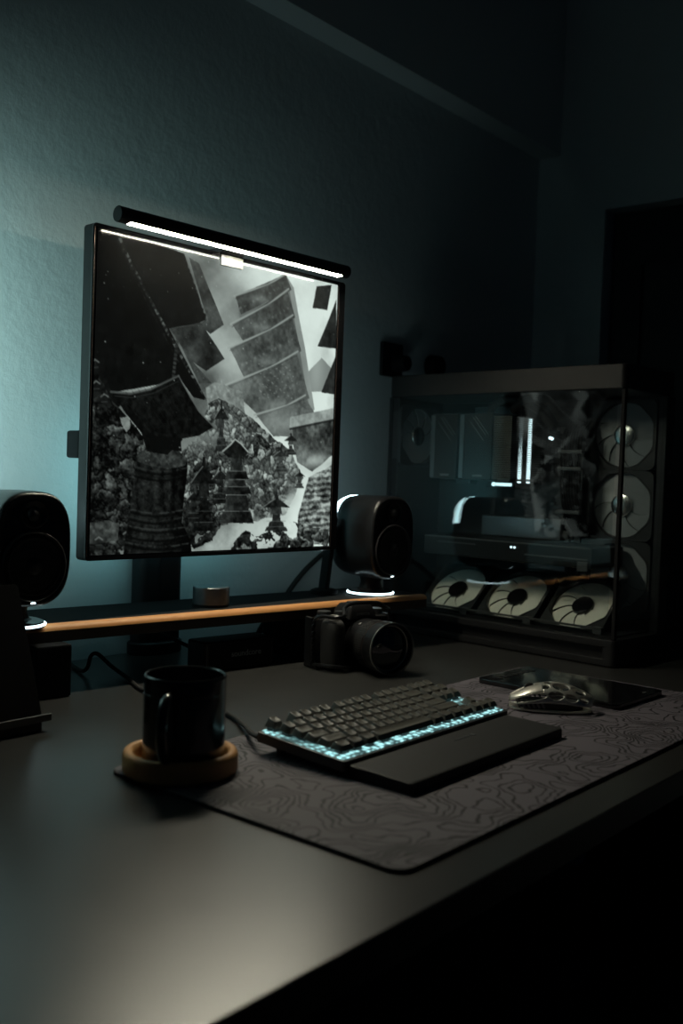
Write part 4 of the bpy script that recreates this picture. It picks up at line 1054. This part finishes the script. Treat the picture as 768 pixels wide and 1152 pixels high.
def cable(label, pts, r):
    o_ = MB().tube(smooth([(p_[0], p_[1], T+p_[2]) for p_ in pts], 10), r, 10).build('cable', M['rubber'], None, ang=80)
    return tag(o_, label, 'cable')
cable('black keyboard cable running behind the mug and looping up under the shelf', [(0.836, 0.813, 0.0215), (0.858, 0.848, 0.016), (0.905, 0.91, 0.007), (0.936, 0.971, 0.004), (0.944, 1.06, 0.0035), (0.943, 1.154, 0.0038), (0.978, 1.24, 0.0045), (0.982, 1.288, 0.016), (0.962, 1.296, 0.036), (0.952, 1.300, 0.034), (0.951, 1.308, 0.014), (0.958, 1.335, 0.0045), (0.985, 1.415, 0.0045)], 0.0032)
cable('thin black cable hanging from the shelf down the wall beside its left foot', [(1.02, 1.40, 0.085), (0.96, 1.41, 0.075), (0.925, 1.425, 0.052), (0.915, 1.43, 0.022), (0.915, 1.435, 0.004)], 0.0032)
cable('thick black cable slanting down the wall right of the monitor', [(1.70, 1.41, 0.20), (1.62, 1.405, 0.16), (1.55, 1.395, 0.125), (1.49, 1.385, 0.08), (1.45, 1.37, 0.03), (1.42, 1.36, 0.006), (1.38, 1.36, 0.006)], 0.0055)
cable('black cable drooping from the monitor pole to the box speaker', [(1.135, 1.376, 0.062), (1.138, 1.36, 0.050), (1.15, 1.335, 0.036), (1.175, 1.31, 0.020), (1.21, 1.29, 0.008), (1.25, 1.285, 0.004)], 0.0034)
cable('pair of black cables dropping behind the right end of the shelf, left strand', [(1.385, 1.31, 0.068), (1.37, 1.315, 0.06), (1.35, 1.32, 0.035), (1.34, 1.325, 0.004)], 0.0042)
cable('pair of black cables dropping behind the right end of the shelf, right strand', [(1.415, 1.31, 0.064), (1.40, 1.315, 0.05), (1.37, 1.33, 0.03), (1.345, 1.345, 0.012), (1.33, 1.355, 0.004)], 0.0036)

# ------------------------------------------------------------------ light
def area(name, loc, aim, size, e, col, sy=None, spread=180):
    l = bpy.data.lights.new(name, 'AREA'); l.energy = e; l.color = col; l.size = size; l.spread = math.radians(spread)
    if sy: l.shape = 'RECTANGLE'; l.size_y = sy
    o_ = bpy.data.objects.new(name, l); COL.objects.link(o_); o_.location = loc
    o_.rotation_euler = (Vector(aim)-Vector(loc)).to_track_quat('-Z', 'Y').to_euler(); return o_
# bias light on the back of the monitor, washing the wall
area('monitor_bias_light', (1.18, 1.345, T+0.31), (1.18, WY, T+0.31), 0.36, 0.42, (0.19, 0.53, 0.58), 0.22)
# tinted lamp standing left of the desk, turned to the wall
area('teal_side_lamp', (0.40, 1.17, T+0.46), (0.68, WY, T+0.49), 0.10, 2.0, TEAL, 0.36, 84)
W_ = bpy.data.worlds.new('room_dusk'); SC.world = W_; W_.use_nodes = True
W_.node_tree.nodes['Background'].inputs[0].default_value = (0.04, 0.22, 0.50, 1); W_.node_tree.nodes['Background'].inputs[1].default_value = 0.009

# ------------------------------------------------------------------ camera
cd = bpy.data.cameras.new('view'); cam = bpy.data.objects.new('view', cd); COL.objects.link(cam)
cd.sensor_fit = 'VERTICAL'; cd.sensor_height = 36; cd.sensor_width = 24; cd.lens = 35.0; cd.clip_start = 0.05
yaw, pit, rol = math.radians(50.127), math.radians(-2.124), math.radians(2.03)
fw = Vector((math.sin(yaw)*math.cos(pit), math.cos(yaw)*math.cos(pit), math.sin(pit)))
r0 = Vector((math.cos(yaw), -math.sin(yaw), 0)); u0 = r0.cross(fw)
r1 = r0*math.cos(rol)+u0*math.sin(rol); u1 = -r0*math.sin(rol)+u0*math.cos(rol)
cam.matrix_world = Matrix.Translation((0, 0, T+1/3)) @ Matrix((r1, u1, -fw)).transposed().to_4x4()
cd.dof.use_dof = True; cd.dof.focus_distance = 1.55; cd.dof.aperture_fstop = 4.0
SC.camera = cam
SC.view_settings.view_transform = 'Standard'; SC.view_settings.look = 'None'; SC.view_settings.exposure = 0; SC.view_settings.gamma = 1
SC.view_settings.use_curve_mapping = False
SC.cycles.use_denoising = True
SC.cycles.max_bounces = 8; SC.cycles.transparent_max_bounces = 12; SC.cycles.sample_clamp_indirect = 6.0
